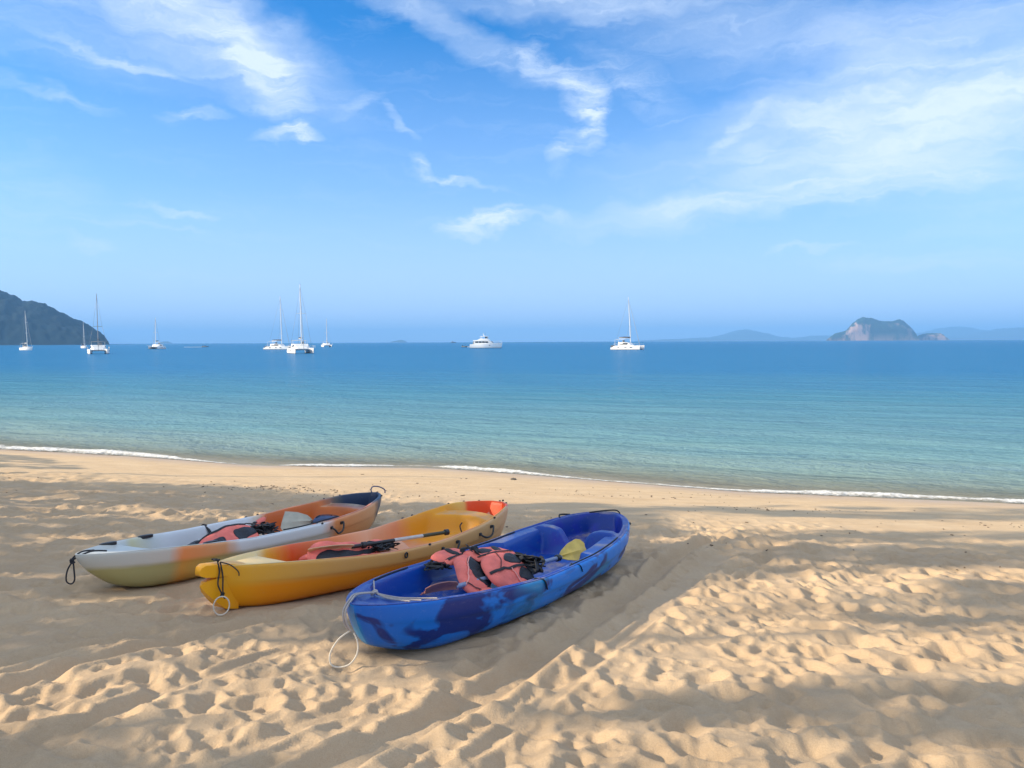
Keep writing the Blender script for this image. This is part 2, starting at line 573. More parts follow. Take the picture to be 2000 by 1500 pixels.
# sea water: opaque body colour that deepens with the depth, clear in the last metre before the sand
m, t, b = mat_new('sea_water')
M['sea'] = m
geo = t.new('ShaderNodeNewGeometry').outputs['Position']
off = t.new('ShaderNodeAttribute', attribute_name='offshore').outputs['Fac']
shore_rot = t.mapping(geo, rot=(0, 0, SHORE_A))
big = t.noise(t.mapping(shore_rot, sc=(.010, .05, 1)), 1.0, 5, .55)
mid = t.noise(t.mapping(shore_rot, sc=(.09, .5, 1)), 1.0, 5, .6)
lg = t.math('LOGARITHM', t.math('ADD', t.math('MAXIMUM', off, 0.0), 1.0), 10.0)
lg = t.math('ADD', lg, t.math('MULTIPLY_ADD', mid, .22, -.11))
lg = t.math('ADD', lg, t.math('MULTIPLY_ADD', big, .5, -.25))
body = t.ramp(t.math('DIVIDE', lg, 3.5), ((.0, (.34, .30, .21)), (.12, (.25, .30, .25)), (.24, (.145, .275, .29)), (.38, (.06, .208, .30)), (.52, (.022, .16, .34)), (.68, (.013, .145, .33)), (1, (.011, .128, .31))))
t.n.remove(b)
df = t.new('ShaderNodeBsdfDiffuse')
t.link(body, df.inputs['Color'])
gl = t.new('ShaderNodeBsdfGlossy')
gl.inputs['Roughness'].default_value = .10
fr = t.new('ShaderNodeFresnel')
fr.inputs['IOR'].default_value = 1.33
h1 = t.noise(t.mapping(shore_rot, sc=(1.9, 4.4, 1)), 1.0, 4, .6, .4)
h2 = t.noise(t.mapping(shore_rot, sc=(.16, .6, 1)), 1.0, 3, .5, .3)
h3 = t.noise(t.mapping(shore_rot, rot=(0, 0, .5), sc=(5, 10, 1)), 1.0, 3, .6)
hh = t.math('ADD', t.math('MULTIPLY', h1, .085), t.math('ADD', t.math('MULTIPLY', h2, .34), t.math('MULTIPLY', h3, .032)))
bn = t.new('ShaderNodeBump')
bn.inputs['Strength'].default_value = 1.0
bn.inputs['Distance'].default_value = 1.5
t.link(hh, bn.inputs['Height'])
for q_ in (df, gl, fr):
    t.link(bn.outputs[0], q_.inputs['Normal'])
# a rippled sea never mirrors like a flat one: facets lean towards the viewer
wm = t.new('ShaderNodeMixShader')
t.link(t.math('MINIMUM', t.math('MULTIPLY', fr.outputs[0], .9), .27), wm.inputs[0])
t.link(df.outputs[0], wm.inputs[1])
t.link(gl.outputs[0], wm.inputs[2])
tr = t.new('ShaderNodeBsdfTransparent')
tr.inputs[0].default_value = (.93, .97, .95, 1)
mx = t.new('ShaderNodeMixShader')
t.link(t.ramp(t.math('DIVIDE', t.math('MULTIPLY_ADD', mid, .6, off), 4.0), ((.05, .30), (.5, .86), (1, 1))), mx.inputs[0])
t.link(tr.outputs[0], mx.inputs[1])
t.link(wm.outputs[0], mx.inputs[2])
t.link(mx.outputs[0], t.n['Material Output'].inputs[0])

M['foam'] = simple('sea_foam', (.74, .74, .72), .7, var=.06, scale=12, bump=.6, bscale=60)
m, t, b = mat_new('lacy_wave_foam')
M['wave_foam'] = m
geo = t.new('ShaderNodeNewGeometry').outputs['Position']
fz = t.new('ShaderNodeAttribute', attribute_name='froth').outputs['Fac']
fn = t.noise(t.mapping(geo, rot=(0, 0, SHORE_A), sc=(1, 1.6, 1)), 13, 5, .65, .8)
t.link(t.mix(t.ramp(fn, ((.35, 0), (.65, 1))), (.52, .50, .45), (.74, .74, .72)), b.inputs['Base Color'])
b.inputs['Roughness'].default_value = .7
al = t.ramp(t.math('ADD', t.math('MULTIPLY', fz, .9), t.math('MULTIPLY_ADD', fn, 1.3, -.65)), ((.02, 0), (.75, .95)))
t.link(al, b.inputs['Alpha'])


def hill_mat(name, green, rock=None, scale=.02):
    m, t, b = mat_new(name)
    geo = t.new('ShaderNodeNewGeometry')
    n = t.noise(geo.outputs['Position'], scale * 4, 6, .65)
    c = t.mix(t.ramp(n, ((.3, 0), (.7, 1))), tuple(.62 * g for g in green), tuple(1.4 * g for g in green))
    if rock:
        f = t.new('ShaderNodeAttribute', attribute_name='rock').outputs['Fac']
        rn = t.noise(t.mapping(geo.outputs['Position'], sc=(1, 1, .3)), scale * 3, 6, .7)
        c = t.mix(t.math('MULTIPLY', f, t.ramp(rn, ((.38, 0), (.52, 1)))), c, rock)
    t.link(c, b.inputs['Base Color'])
    b.inputs['Roughness'].default_value = .95
    b.inputs['Specular IOR Level'].default_value = .1
    return m


M['headland'] = hill_mat('forested_headland', (.003, .014, .020), None, .012)
M['island'] = hill_mat('limestone_island', (.022, .045, .03), (.40, .27, .21), .008)
M['mountain'] = hill_mat('far_forested_mountain', (.03, .05, .045), None, .002)

# ------------------------------------------------------------------ beach
cA, sA = math.cos(SHORE_A), math.sin(SHORE_A)
WIG_T = np.array([-60, -30, -18.7, -14, -10.9, -9.0, -6.8, -5.1, -3, -.6, 1.6, 3.75, 8, 30])
WIG_W = np.array([0, .2, -.28, -.25, -.5, -.1, .40, .25, .0, -.28, -.1, .08, 0, 0])
_tt = np.linspace(-60, 30, 1801)
_wk = np.interp(_tt, WIG_T, WIG_W)
_k = np.exp(-np.linspace(-2, 2, 41) ** 2)
_wk = np.convolve(np.pad(_wk, 20, mode='edge'), _k / _k.sum(), 'valid')


def wig(t):
    return np.interp(t, _tt, _wk)


def shore_w(x, y):
    return x * sA + y * cA


def shore_t(x, y):
    return x * cA - y * sA


def base_z(x, y):
    w = shore_w(x, y)
    t_ = shore_t(x, y)
    wb = w - wig(t_) * sstep(9.5, 13.5, w)
    z = -SLOPE * wb
    z = np.where(wb < -4, SLOPE * 4 + .03 * (-4 - np.maximum(wb, -40)), z)
    return np.where(wb > 17, -SLOPE * 17 - .05 * (np.minimum(wb, 60) - 17), z)


# kayaks rest here: (near tip, far tip, half beam)
KAY = {'blue': ((-.87, 4.05), (.95, 7.50), .475), 'yellow': ((-2.02, 4.98), (-.16, 7.88), .43), 'white': ((-3.06, 5.26), (-1.57, 8.66), .42)}


def axis(lo, hi, f):
    out = [lo]
    while out[-1] < hi:
        out.append(out[-1] + f(out[-1]))
    return np.array(out)


ys = axis(1.2, 24.0, lambda y: max(.0115, .0042 * y))
ys = np.concatenate([np.arange(-28, 1.2, .8), ys, [27, 32, 40]])
xh = axis(0, 30.0, lambda x: .0135 if x < 2.4 else .0135 + (x - 2.4) * .0075)
xs = np.concatenate([-xh[:0:-1], xh])
Y, X = np.meshgrid(ys, xs, indexing='ij')
Wd, Td = shore_w(X, Y), shore_t(X, Y)
Zb = base_z(X, Y)
# churned dry sand: rounded heaps with creases between them, then many overlapping footprints
loose = (1 + .3 * sstep(4.5, 6.5, Wd)) * (1 - sstep(8.6, 10.8, Wd + 1.2 * (fbm(X * .5, Y * .5, 5, 3) - .5)))
near = (np.abs(X) < 9) & (Y > 1) & (Y < 15)
qx, qy = X + .12 * (fbm(X * 2.2, Y * 2.2, 40, 3) - .5), Y + .12 * (fbm(X * 2.2 + 9, Y * 2.2, 44, 3) - .5)
bil = np.abs(2 * vnoise(qx * 3.3, qy * 3.6, 21) - 1) * .6 + np.abs(2 * vnoise(qx * 6.4 + 3, qy * 6.8, 22) - 1) * .35
H = (.47 - bil) * .050 * (.3 + 1.4 * fbm(X * .9, Y * .9, 51, 2)) + (fbm(X * 1.1, Y * 1.1, 3, 3) - .5) * .085 + (fbm(X * 4.6, Y * 4.6, 31, 3, .6) - .5) * .042 + (fbm(X * 14, Y * 14, 30, 3) - .5) * .012
iy0, ix0 = ys, xs


def dent(cx, cy, ang, a, b, depth, rim, p=2.0):
    r = max(a, b) * 2.1
    i0, i1 = np.searchsorted(iy0, cy - r), np.searchsorted(iy0, cy + r)
    j0, j1 = np.searchsorted(ix0, cx - r), np.searchsorted(ix0, cx + r)
    if i1 - i0 < 3 or j1 - j0 < 3:
        return
    x, y = X[i0:i1, j0:j1] - cx, Y[i0:i1, j0:j1] - cy
    ca, sa = math.cos(ang), math.sin(ang)
    u, v = (x * ca + y * sa) / a, (-x * sa + y * ca) / b
    wobble = 1 + .22 * (vnoise(x * 14 + cx * 31, y * 14 + cy * 17, 77) - .5) * 2
    d = np.sqrt(u * u + v * v) * wobble
    hole = 1 - sstep(.62, 1.0, d)
    ring = np.exp(-((d - 1.14) / .20) ** 2) * (1 + .8 * u) * (.3 + 1.4 * vnoise(x * 30 + cx * 7, y * 30, 78))
    sub = H[i0:i1, j0:j1]
    m_ = sub * hole
    H[i0:i1, j0:j1] = sub - .55 * m_ - depth * hole + rim * ring


for k in range(5200):
    yy = 1.6 + 12.5 * rng.random() ** 1.1
    xx = (rng.random() * 2 - 1) * (.95 * yy + .8)
    if shore_w(xx, yy) > 10.4:
        continue
    big_ = rng.random()
    a = .05 + .10 * rng.random() ** 1.5
    dent(xx, yy, rng.random() * math.pi, a, a * (.40 + .35 * rng.random()), .010 + .042 * big_ * big_ * min(1, a / .09), .003 + .010 * rng.random())
for k in range(420):       # sharp heel holes
    yy = 1.8 + 5.2 * rng.random()
    xx = (rng.random() * 2 - 1) * (.8 * yy + .5)
    a = .035 + .03 * rng.random()
    dent(xx, yy, rng.random() * math.pi, a, a * (.7 + .3 * rng.random()), .025 + .025 * rng.random(), .008)


def groove(pts, wid, depth, rim):
    P = np.array([(p.x, p.y) for p in spline([(q[0], q[1], 0) for q in pts], 6)])
    reach = wid * 2.6
    for (ax, ay), (bx, by) in zip(P[:-1], P[1:]):
        i0, i1 = np.searchsorted(iy0, min(ay, by) - reach), np.searchsorted(iy0, max(ay, by) + reach)
        j0, j1 = np.searchsorted(ix0, min(ax, bx) - reach), np.searchsorted(ix0, max(ax, bx) + reach)
        x, y = X[i0:i1, j0:j1], Y[i0:i1, j0:j1]
        L2 = (bx - ax) ** 2 + (by - ay) ** 2
        s = ((x - ax) * (bx - ax) + (y - ay) * (by - ay)) / L2
        inside = (s >= 0) & (s < 1)
        d = ((x - ax) * (by - ay) - (y - ay) * (bx - ax)) / math.sqrt(L2) / wid
        prof = 1 - sstep(.55, 1.0, np.abs(d))
        ridge = np.exp(-((np.abs(d) - 1.2) / .28) ** 2)
        keep = 1 - .85 * prof
        nv = H[i0:i1, j0:j1] * keep - depth * prof + rim * ridge * (.6 + .8 * vnoise(x * 4, y * 4, 9))
        H[i0:i1, j0:j1] = np.where(inside, nv, H[i0:i1, j0:j1])


groove([(-2.75, 3.2), (-2.56, 3.53), (-2.34, 3.94), (-2.09, 4.32), (-1.84, 4.66), (-1.6, 4.95)], .085, .055, .03)
groove([(-2.85, 3.7), (-2.7, 3.96), (-2.52, 4.29), (-2.2, 4.66)], .08, .045, .024)
groove([(-1.0, 2.6), (-.8, 2.87), (-.57, 3.16), (-.34, 3.46), (-.01, 3.96), (.35, 4.72), (.85, 5.79), (1.6, 7.36), (2.21, 8.43)], .11, .055, .032)
groove([(-1.5, 2.5), (-1.2, 2.95), (-.9, 3.4), (-.65, 3.75)], .07, .030, .018)
groove([(.62, 4.5), (1.05, 5.5), (1.55, 6.5), (2.1, 7.5)], .14, .012, .010)
groove([(-.2, 3.0), (.1, 3.55), (.5, 4.3), (.95, 5.2)], .05, .022, .014)
groove([(-2.2, 2.6), (-1.9, 3.2), (-1.62, 3.8), (-1.3, 4.4)], .06, .022, .014)
groove([(-3.6, 3.9), (-3.3, 4.6), (-3.0, 5.2)], .10, .020, .012)
# dry sand slips until no slope is steeper than its angle of repose
i0_, i1_ = np.searchsorted(ys, 1.2), np.searchsorted(ys, 13.0)
j0_, j1_ = np.searchsorted(xs, -9.0), np.searchsorted(xs, 9.0)
Hs = H[i0_:i1_, j0_:j1_].copy()
dy_ = np.diff(ys[i0_:i1_])[:, None] * .60
dx_ = np.diff(xs[j0_:j1_])[None, :] * .60
for _ in range(26):
    d_ = Hs[1:] - Hs[:-1]
    ex = np.sign(d_) * np.maximum(np.abs(d_) - dy_, 0) * .24
    Hs[1:] -= ex
    Hs[:-1] += ex
    d_ = Hs[:, 1:] - Hs[:, :-1]
    ex = np.sign(d_) * np.maximum(np.abs(d_) - dx_, 0) * .24
    Hs[:, 1:] -= ex
    Hs[:, :-1] += ex
H[i0_:i1_, j0_:j1_] = Hs
H = H + .005 * (fbm(X * 24, Y * 24, 33, 3) - .5) * sstep(.5, .62, fbm(X * 1.7, Y * 1.7, 34, 2))
amp = .88 * loose * near
# calmer where the hulls lie
for (p, q, hb) in KAY.values():
    p, q = np.array(p), np.array(q)
    d_ = (q - p) / np.linalg.norm(q - p)
    u = (X - p[0]) * d_[0] + (Y - p[1]) * d_[1]
    v = np.abs(-(X - p[0]) * d_[1] + (Y - p[1]) * d_[0])
    L_ = np.linalg.norm(q - p)
    ins = (1 - sstep(hb * .5, hb * 1.0, v)) * sstep(-.05, .35, u) * (1 - sstep(L_ - .35, L_ + .05, u))
    H = H * (1 - .93 * ins) - .004 * ins
    side = (np.exp(-((v - hb * .98) / .10) ** 2)) * sstep(.1, .5, u) * (1 - sstep(L_ - .5, L_ - .1, u))
    H = H + side * .010 * (fbm(X * 6, Y * 6, 8, 3))
firm = (fbm(X * .8, Y * 2.0, 13, 4) - .5) * .03 * (1 - sstep(10.5, 13.2, Wd)) + (fbm(X * 9, Y * 9, 14, 3) - .5) * .006 * (1 - sstep(12.5, 13.8, Wd))
rest = np.exp(-((Wd - 10.4) / .8) ** 2) * .03 * fbm(X * .6, Y * .6, 16, 2)
Z = Zb + H * amp + (firm + rest) * (Y < 24)
me = grid_mesh('beach', X, Y, Z, flip=True)
at = me.attributes.new('shore', 'FLOAT', 'POINT')
at.data.foreach_set('value', (W0 + wig(Td) - Wd).ravel().astype(np.float32))
beach = tag(link('beach', me, M['sand']), kind='structure')


def sand_z(x, y):
    i = min(max(int(np.searchsorted(ys, y)), 1), len(ys) - 1)
    j = min(max(int(np.searchsorted(xs, x)), 1), len(xs) - 1)
    return float(Z[i, j])


# ------------------------------------------------------------------ sea
wv_ = np.concatenate([np.arange(13.2, 20, .05), 20 + np.cumsum(.06 * 1.045 ** np.arange(0, 290))])
wv_ = np.append(wv_[wv_ < 14600], 14700)
th = np.concatenate([np.arange(0, 16, .12), 16 + np.cumsum(.14 * 1.06 ** np.arange(0, 150))])
th = np.append(th[th < 10000], 10400)
tv = np.concatenate([-th[:0:-1], th]) - 5
Wg, Tg = np.meshgrid(wv_, tv, indexing='ij')
Xs, Ys = Wg * sA + Tg * cA, Wg * cA - Tg * sA
offs = Wg - W0 - wig(Tg)
fade = np.exp(-np.maximum(offs, 0) / 60)
ph = 1.5 * fbm(Tg * .12, Wg * .12, 60, 3)
Zs = SEA_Z + fade * (.022 * np.sin(Wg * 1.5 + 6 * ph) + (fbm(Wg * 1.1, Tg * .35, 61, 3) - .5) * .07) * sstep(.0, 1.6, offs)
crest = .5 + .5 * np.sin(Tg * .5 + 2)
Zs += .030 * np.exp(-((offs - .32) / .26) ** 2) * (.3 + .7 * fbm(Tg * .5, Tg * 0, 62, 2)) + .05 * np.exp(-((offs - 3.3 - .6 * np.sin(Tg * .3)) / .55) ** 2) * sstep(.42, .62, fbm(Tg * .16, Tg * 0 + 3, 63, 2))
me = grid_mesh('sea', Xs, Ys, Zs, flip=True)
at = me.attributes.new('offshore', 'FLOAT', 'POINT')
at.data.foreach_set('value', offs.ravel().astype(np.float32))
sea = tag(link('sea', me, M['sea']), kind='structure')

# foam of the little breaking wave: a lumpy strip with a torn edge
tf = np.arange(-32, 14, .022)
vf = np.linspace(-.55, 1.0, 60)
Tf, Vf = np.meshgrid(tf, vf, indexing='ij')
FT = np.array([-32, -22, -18.7, -15.5, -12.5, -11.0, -10.3, -9.6, -8.6, -7.6, -7.0, -6.6, -5.4, -4.2, -2.6, -1.4, -.4, .6, 1.8, 3.0, 4.2, 8, 14])
FA = np.array([.9, 1.0, .98, .85, .55, .20, .10, .45, .40, .14, .14, .62, .60, .40, .22, .24, .40, .55, .62, .42, .5, .6, .6])
ampf = np.clip(np.interp(Tf, FT, FA) * (.55 + .9 * fbm(Tf * 1.1, Tf * 0, 70, 3)), 0, 1.2)
ragged = (fbm(Tf * 3.0, Vf * 5, 71, 5, .65) - .5) * .9
cen = .10 * np.sin(Tf * .7) + .10 * (fbm(Tf * .9, Tf * 0 + 4, 75, 3) - .5)
dv = np.abs(Vf - cen) / (.03 + .34 * ampf ** 1.4)
inten = (1.0 - dv) * (.35 + .65 * sstep(.1, .5, ampf)) + ragged * np.clip(1.3 - dv * .5, 0, 1) * 1.15
lump = fbm(Tf * 9, Vf * 11, 73, 4, .6)
hf = np.clip(inten, 0, .6) * (.012 + .055 * ampf) * (.2 + 1.3 * lump)
Wf = W0 + wig(Tf) + .06 + Vf
Xf, Yf = Wf * sA + Tf * cA, Wf * cA - Tf * sA
zsea = SEA_Z + .030 * np.exp(-((Vf + .06 - .32) / .26) ** 2) * (.3 + .7 * fbm(Tf * .5, Tf * 0, 62, 2))
Zf = np.maximum(zsea, base_z(Xf, Yf) + .002) + .006 + hf
holes = fbm(Tf * 11, Vf * 11, 74, 3)
keep = inten > .02
kq = keep[:-1, :-1] & keep[1:, :-1] & keep[1:, 1:] & keep[:-1, 1:]
idx = np.arange(Tf.size).reshape(Tf.shape)
q = np.stack([idx[:-1, :-1], idx[1:, :-1], idx[1:, 1:], idx[:-1, 1:]], -1)[kq]
used = np.unique(q)
remap = np.full(Tf.size, -1)
remap[used] = np.arange(len(used))
me = bpy.data.meshes.new('wave_foam')
me.from_pydata(np.stack([Xf, Yf, Zf], -1).reshape(-1, 3)[used].tolist(), [], remap[q][:, ::-1].tolist())
at = me.attributes.new('froth', 'FLOAT', 'POINT')
at.data.foreach_set('value', inten.ravel()[used].astype(np.float32))
foam = tag(link('wave_foam', me, M['wave_foam']), 'white foam of the small wave breaking along the waterline', kind='stuff')

# ------------------------------------------------------------------ far land
F = 1500.0


def px_x(px, D):
    return (px - 1000) / F * D


def hill(name, prof, D, depth, mat, sx, sy, rough, bumps, seed, rock=None, cliff=1.0, slant=0.0):
    """land whose skyline follows prof (bearing, height) at distance D, with real depth behind and in front"""
    xs_ = np.array([px_x(p, D) for p, h in prof])
    hs_ = np.array([h / F * D for p, h in prof]) + 2.6
    xg = np.arange(xs_[0] - 5 * sx, xs_[-1] + 5 * sx, sx)
    yg = np.arange(-1.05, 1.0501, sy / depth)
    Yg, Xg = np.meshgrid(yg, xg, indexing='ij')
    warp = (fbm(Xg / (depth * .9), Yg * 2, seed, 4) - .5) * depth * .10
    hp = np.interp(Xg + warp * np.abs(Yg), xs_, hs_, left=0, right=0)
    env = np.clip(1 - np.abs(Yg) ** (1.6 + cliff), 0, 1) ** (.75 / cliff)
    n = fbm(Xg / (depth * .22), Yg * 4.5, seed + 3, 5, .55) - .5
    h = hp * env * (1 + rough * n * np.minimum(1, np.abs(Yg) * 2 + .15))
    c = vnoise(Xg / bumps[0], Yg * depth / bumps[0], seed + 9)
    c2 = vnoise(Xg / bumps[0] * 2.1, Yg * depth / bumps[0] * 2.1, seed + 10)
    h = h + np.where(h > 2, bumps[1] * (c * .65 + c2 * .35 - .45), 0)
    h = np.where(hp * env < .3, -2.5, h)
    me = grid_mesh(name, Xg + slant * Yg * depth, Yg * depth + D, SEA_Z + h, flip=True)
    if rock is not None:
        gy, gx = np.gradient(h, sy, sx)
        st = np.hypot(gx, gy)
        r_ = sstep(rock[0], rock[1], st + .9 * (fbm(Xg / 70, Yg * depth / 70, seed + 20, 3) - .5)) * sstep(.44, .57, fbm(Xg / 130, Yg * depth / 130, seed + 21, 3))
        r_ = np.maximum(r_, sstep(24, 7, h) * .5)
        at_ = me.attributes.new('rock', 'FLOAT', 'POINT')
        at_.data.foreach_set('value', r_.ravel().astype(np.float32))
    return tag(link(name, me, mat), kind='structure')


hill('headland', [(-900, 100), (-650, 128), (-400, 120), (-250, 128), (-120, 114), (-40, 106), (0, 101), (15, 99), (25, 93), (38, 92), (45, 84), (58, 79), (78, 79),
                  (98, 70), (118, 60), (130, 56), (148, 45), (160, 42), (178, 32), (192, 24), (204, 12), (211, 2), (213, -2)], 2200, 420, M['headland'], 4.5, 8.0, .35, (12, 13), 100, slant=-.54)
hill('island', [(1619, 2), (1630, 12), (1642, 15), (1652, 18), (1664, 32), (1674, 39), (1685, 44), (1700, 41), (1718, 37), (1738, 36), (1754, 38), (1762, 35), (1774, 26), (1783, 15), (1790, 3), (1792, -2)],
     5200, 220, M['island'], 5.0, 5.0,   .18, (24, 7), 200, (.9, 1.5), 2.2, .47)
hill('islet', [(1796, 2), (1803, 11), (1812, 12), (1828, 12), (1838, 6), (1844, 0)], 5250, 75, M['island'], 4.0, 4.0, .5, (16, 8), 230, (.5, 1.0), 2.0)
hill('far_mountain', [(1250, 1), (1330, 4), (1395, 7), (1425, 14), (1442, 20), (1452, 22), (1466, 18), (1486, 15), (1505, 8), (1550, 4), (1568, 6), (1590, 9), (1618, 9), (1650, 5), (1700, 3)], 13200, 700, M['mountain'], 26, 60, .4, (100, 16), 300)
hill('far_mountain', [(1790, 1), (1850, 4), (1905, 7), (1930, 15), (1960, 20), (1985, 23), (2010, 23), (2060, 18), (2140, 10), (2260, 2)], 12400, 700, M['mountain'], 26, 60, .4, (100, 16), 320)
hill('far_mountain', [(1740, 3), (1790, 12), (1835, 22), (1868, 26), (1905, 20), (1960, 12), (2040, 6)], 14000, 500, M['mountain'], 30, 60, .3, (110, 16), 340)
hill('far_islet', [(766, 1), (774, 3), (784, 5), (791, 3), (794, 0)], 9200, 110, M['mountain'], 14, 18, .3, (20, 3), 360)
hill('far_islet', [(317, 1), (322, 4), (328, 4), (334, 0)], 9200, 90, M['mountain'], 14, 18, .3, (20, 3), 370)

# ------------------------------------------------------------------ haze: the air over the bay
mb = MB()
mb.box((0, 0, SEA_Z - 6 + 150), (37000, 37000, 300))
m = bpy.data.materials.new('sea_haze')
m.use_nodes = True
t = NT(m.node_tree)
t.n.remove(t.n['Principled BSDF'])
pv = t.new('ShaderNodeVolumePrincipled')
pv.inputs['Color'].default_value = (.22, .52, 1.0, 1)
pv.inputs['Density'].default_value = 1.5e-4
pv.inputs['Anisotropy'].default_value = 0.0
t.link(pv.outputs[0], t.n['Material Output'].inputs['Volume'])
haze = mb.build('haze', m, smooth=False)
tag(haze, 'pale blue sea haze', kind='stuff')

# ------------------------------------------------------------------ kayaks
GN = Vector((SLOPE * sA, SLOPE * cA, 1)).normalized()


def kayak_frame(key, sink=.012, pitch=0.0, roll=0.0):
    p, q, hb = KAY[key]
    P = Vector((p[0], p[1], -SLOPE * shore_w(*p)))
    Q = Vector((q[0], q[1], -SLOPE * shore_w(*q)))
    ax = (Q - P).normalized()
    ay = GN.cross(ax).normalized()
    az_ = ax.cross(ay)
    Mx = Matrix(((ax.x, ay.x, az_.x, P.x), (ax.y, ay.y, az_.y, P.y), (ax.z, ay.z, az_.z, P.z), (0, 0, 0, 1)))
    return Mx @ Matrix.Rotation(-pitch, 4, 'Y') @ Matrix.Rotation(roll, 4, 'X') @ Matrix.Translation((0, 0, -sink)), (Q - P).length, hb


class Kayak:
    PROF = np.array([(0, 0), (.22, .004), (.45, .018), (.62, .055), (.76, .14), (.85, .26), (.905, .40), (.935, .53), (.955, .60), (.975, .64), (.988, .70), (.996, .80), (1.0, .90), (.998, .955), (.988, .985), (.968, 1.0)])

    def __init__(self, key, L, hb, ends, sheer, rocker, rake, depth):
        self.L, self.hb, self.ends, self.rake, self.depth_fn = L, hb, ends, rake, depth
        self.su = np.array([s[0] for s in sheer])
        self.sz = np.array([s[1] for s in sheer])
        self.rk = rocker

    def b(self, u):
        u = np.asarray(u, float)
        c = self.ends[4] if len(self.ends) > 4 else .5
        a = np.clip((c - u) / c, 0, 1)
        f = np.clip((u - c) / (1 - c), 0, 1)
        return self.hb * np.where(u < c, (1 - a ** self.ends[0]) ** self.ends[1], (1 - f ** self.ends[2]) ** self.ends[3])

    def sheer(self, u):
        # smooth interpolation of the sheer line
        xs_ = np.linspace(0, 1, 201)
        z = np.interp(xs_, self.su, self.sz)
        k = np.hanning(23)
        z = np.convolve(np.pad(z, 11, mode='reflect', reflect_type='odd'), k / k.sum(), 'valid')
        return np.interp(u, xs_, z)

    def keel(self, u):
        u = np.asarray(u, float)
        return self.rk[0] * np.clip((self.rk[2] - u) / self.rk[2], 0, 1) ** 2 + self.rk[1] * np.clip((u - self.rk[3]) / (1 - self.rk[3]), 0, 1) ** 2

    def shift(self, u, g):
        return self.rake[0] * (1 - g) ** 1.6 * np.clip((.14 - u) / .14, 0, 1) ** 1.3 - self.rake[1] * (1 - g) ** 1.6 * np.clip((u - .86) / .14, 0, 1) ** 1.3

    def side(self, x, g, s):
        """a point on the outside of the hull: x metres along, height fraction g, side s"""
        u = x / self.L
        yb = np.interp(g, self.PROF[:, 1], self.PROF[:, 0])
        k, z = float(self.keel(u)), float(self.sheer(u))
        return Vector((x + float(self.shift(u, g)), s * float(self.b(u)) * float(yb), k + (z - k) * g))

    def top(self, x, y):
        """height of the moulded inside / deck"""
        x, y = np.asarray(x, float), np.asarray(y, float)
        u = np.clip(x / self.L, 0, 1)
        bi = self.b(u) * .968
        e = np.maximum(bi - np.abs(y), 0)
        e = np.minimum(e, np.minimum(np.maximum(x, 0) * .9, np.maximum(self.L - x, 0) * .9))
        D = self.depth_fn(x, y, e, bi)
        return self.sheer(u) - D

    def hull(self, mat, parent):
        q = np.linspace(0, 1, 131)
        u = .5 - .5 * np.cos(math.pi * (q * .94 + .03))
        u = (u - u[0]) / (u[-1] - u[0])
        u = .35 * q + .65 * u
        pr = self.PROF
        t0 = np.linspace(0, len(pr) - 1, 31)
        py, pz = np.interp(t0, range(len(pr)), pr[:, 0]), np.interp(t0, range(len(pr)), pr[:, 1])
        yb = np.concatenate([-py[:0:-1], py])
        g = np.concatenate([pz[:0:-1], pz])
        U, Gm = np.meshgrid(u, g, indexing='ij')
        Yb = np.broadcast_to(yb, U.shape)
        k, z = self.keel(U), self.sheer(U)
        me = grid_mesh('hull', U * self.L + self.shift(U, Gm), self.b(U) * Yb, k + (z - k) * Gm, flip=True)
        return link('hull', me, mat, parent)

    def deck(self, mat, parent, nx=330, ny=97):
        q = np.linspace(0, 1, nx)
        u = q + .018 * -np.sin(2 * math.pi * q) * 0
        u = .72 * q + .28 * (.5 - .5 * np.cos(math.pi * q))
        s = np.linspace(-1, 1, ny)
        s = .55 * s + .45 * np.sin(s * math.pi / 2)
        U, Sm = np.meshgrid(u, s, indexing='ij')
        Xd, Yd = U * self.L, Sm * self.b(U) * .968
        me = grid_mesh('deck', Xd, Yd, self.top(Xd, Yd), flip=True)
        return link('deck', me, mat, parent)


def prof1(x, pts):
    xs_ = np.array([p[0] for p in pts])
    zs_ = np.array([p[1] for p in pts])
    return np.interp(x, xs_, zs_)


def bump1(x, a, b, s):
    return sstep(a - s, a, x) * (1 - sstep(b, b + s, x))


def depth_blue(x, y, e, bi):
    rw = .052
    thick = .09 * bump1(x, 2.35, 2.95, .06)
    wall = sstep(rw, rw + .055, e - thick * (np.abs(y) > 0))
    base = prof1(x, ((0, .0), (.10, .0), (.16, .022), (.44, .03), (.53, .17), (1.20, .185), (1.34, .125), (1.72, .13), (1.84, .205), (2.98, .20), (3.3, .205), (3.72, .18), (3.82, .03), (4.1, 0)))
    bh = bump1(x, 3.02, 3.10, .10)
    Db = .0 + .13 * (1 - sstep(.05, .17, np.abs(y))) - .02 * sstep(.15, .25, np.abs(y))
    base = base * (1 - bh) + Db * bh
    # footrest ridges on the floor and a raised keel strip
    ridge = .010 * np.exp(-((np.abs(y) - .10) / .02) ** 2) * bump1(x, 1.9, 2.9, .1)
    trough = .012 * np.exp(-((e - .028) / .008) ** 2) * bump1(x, .55, 3.3, .1)
    return base * wall - ridge * wall + trough - .006 * np.exp(-((e - .012) / .012) ** 2)


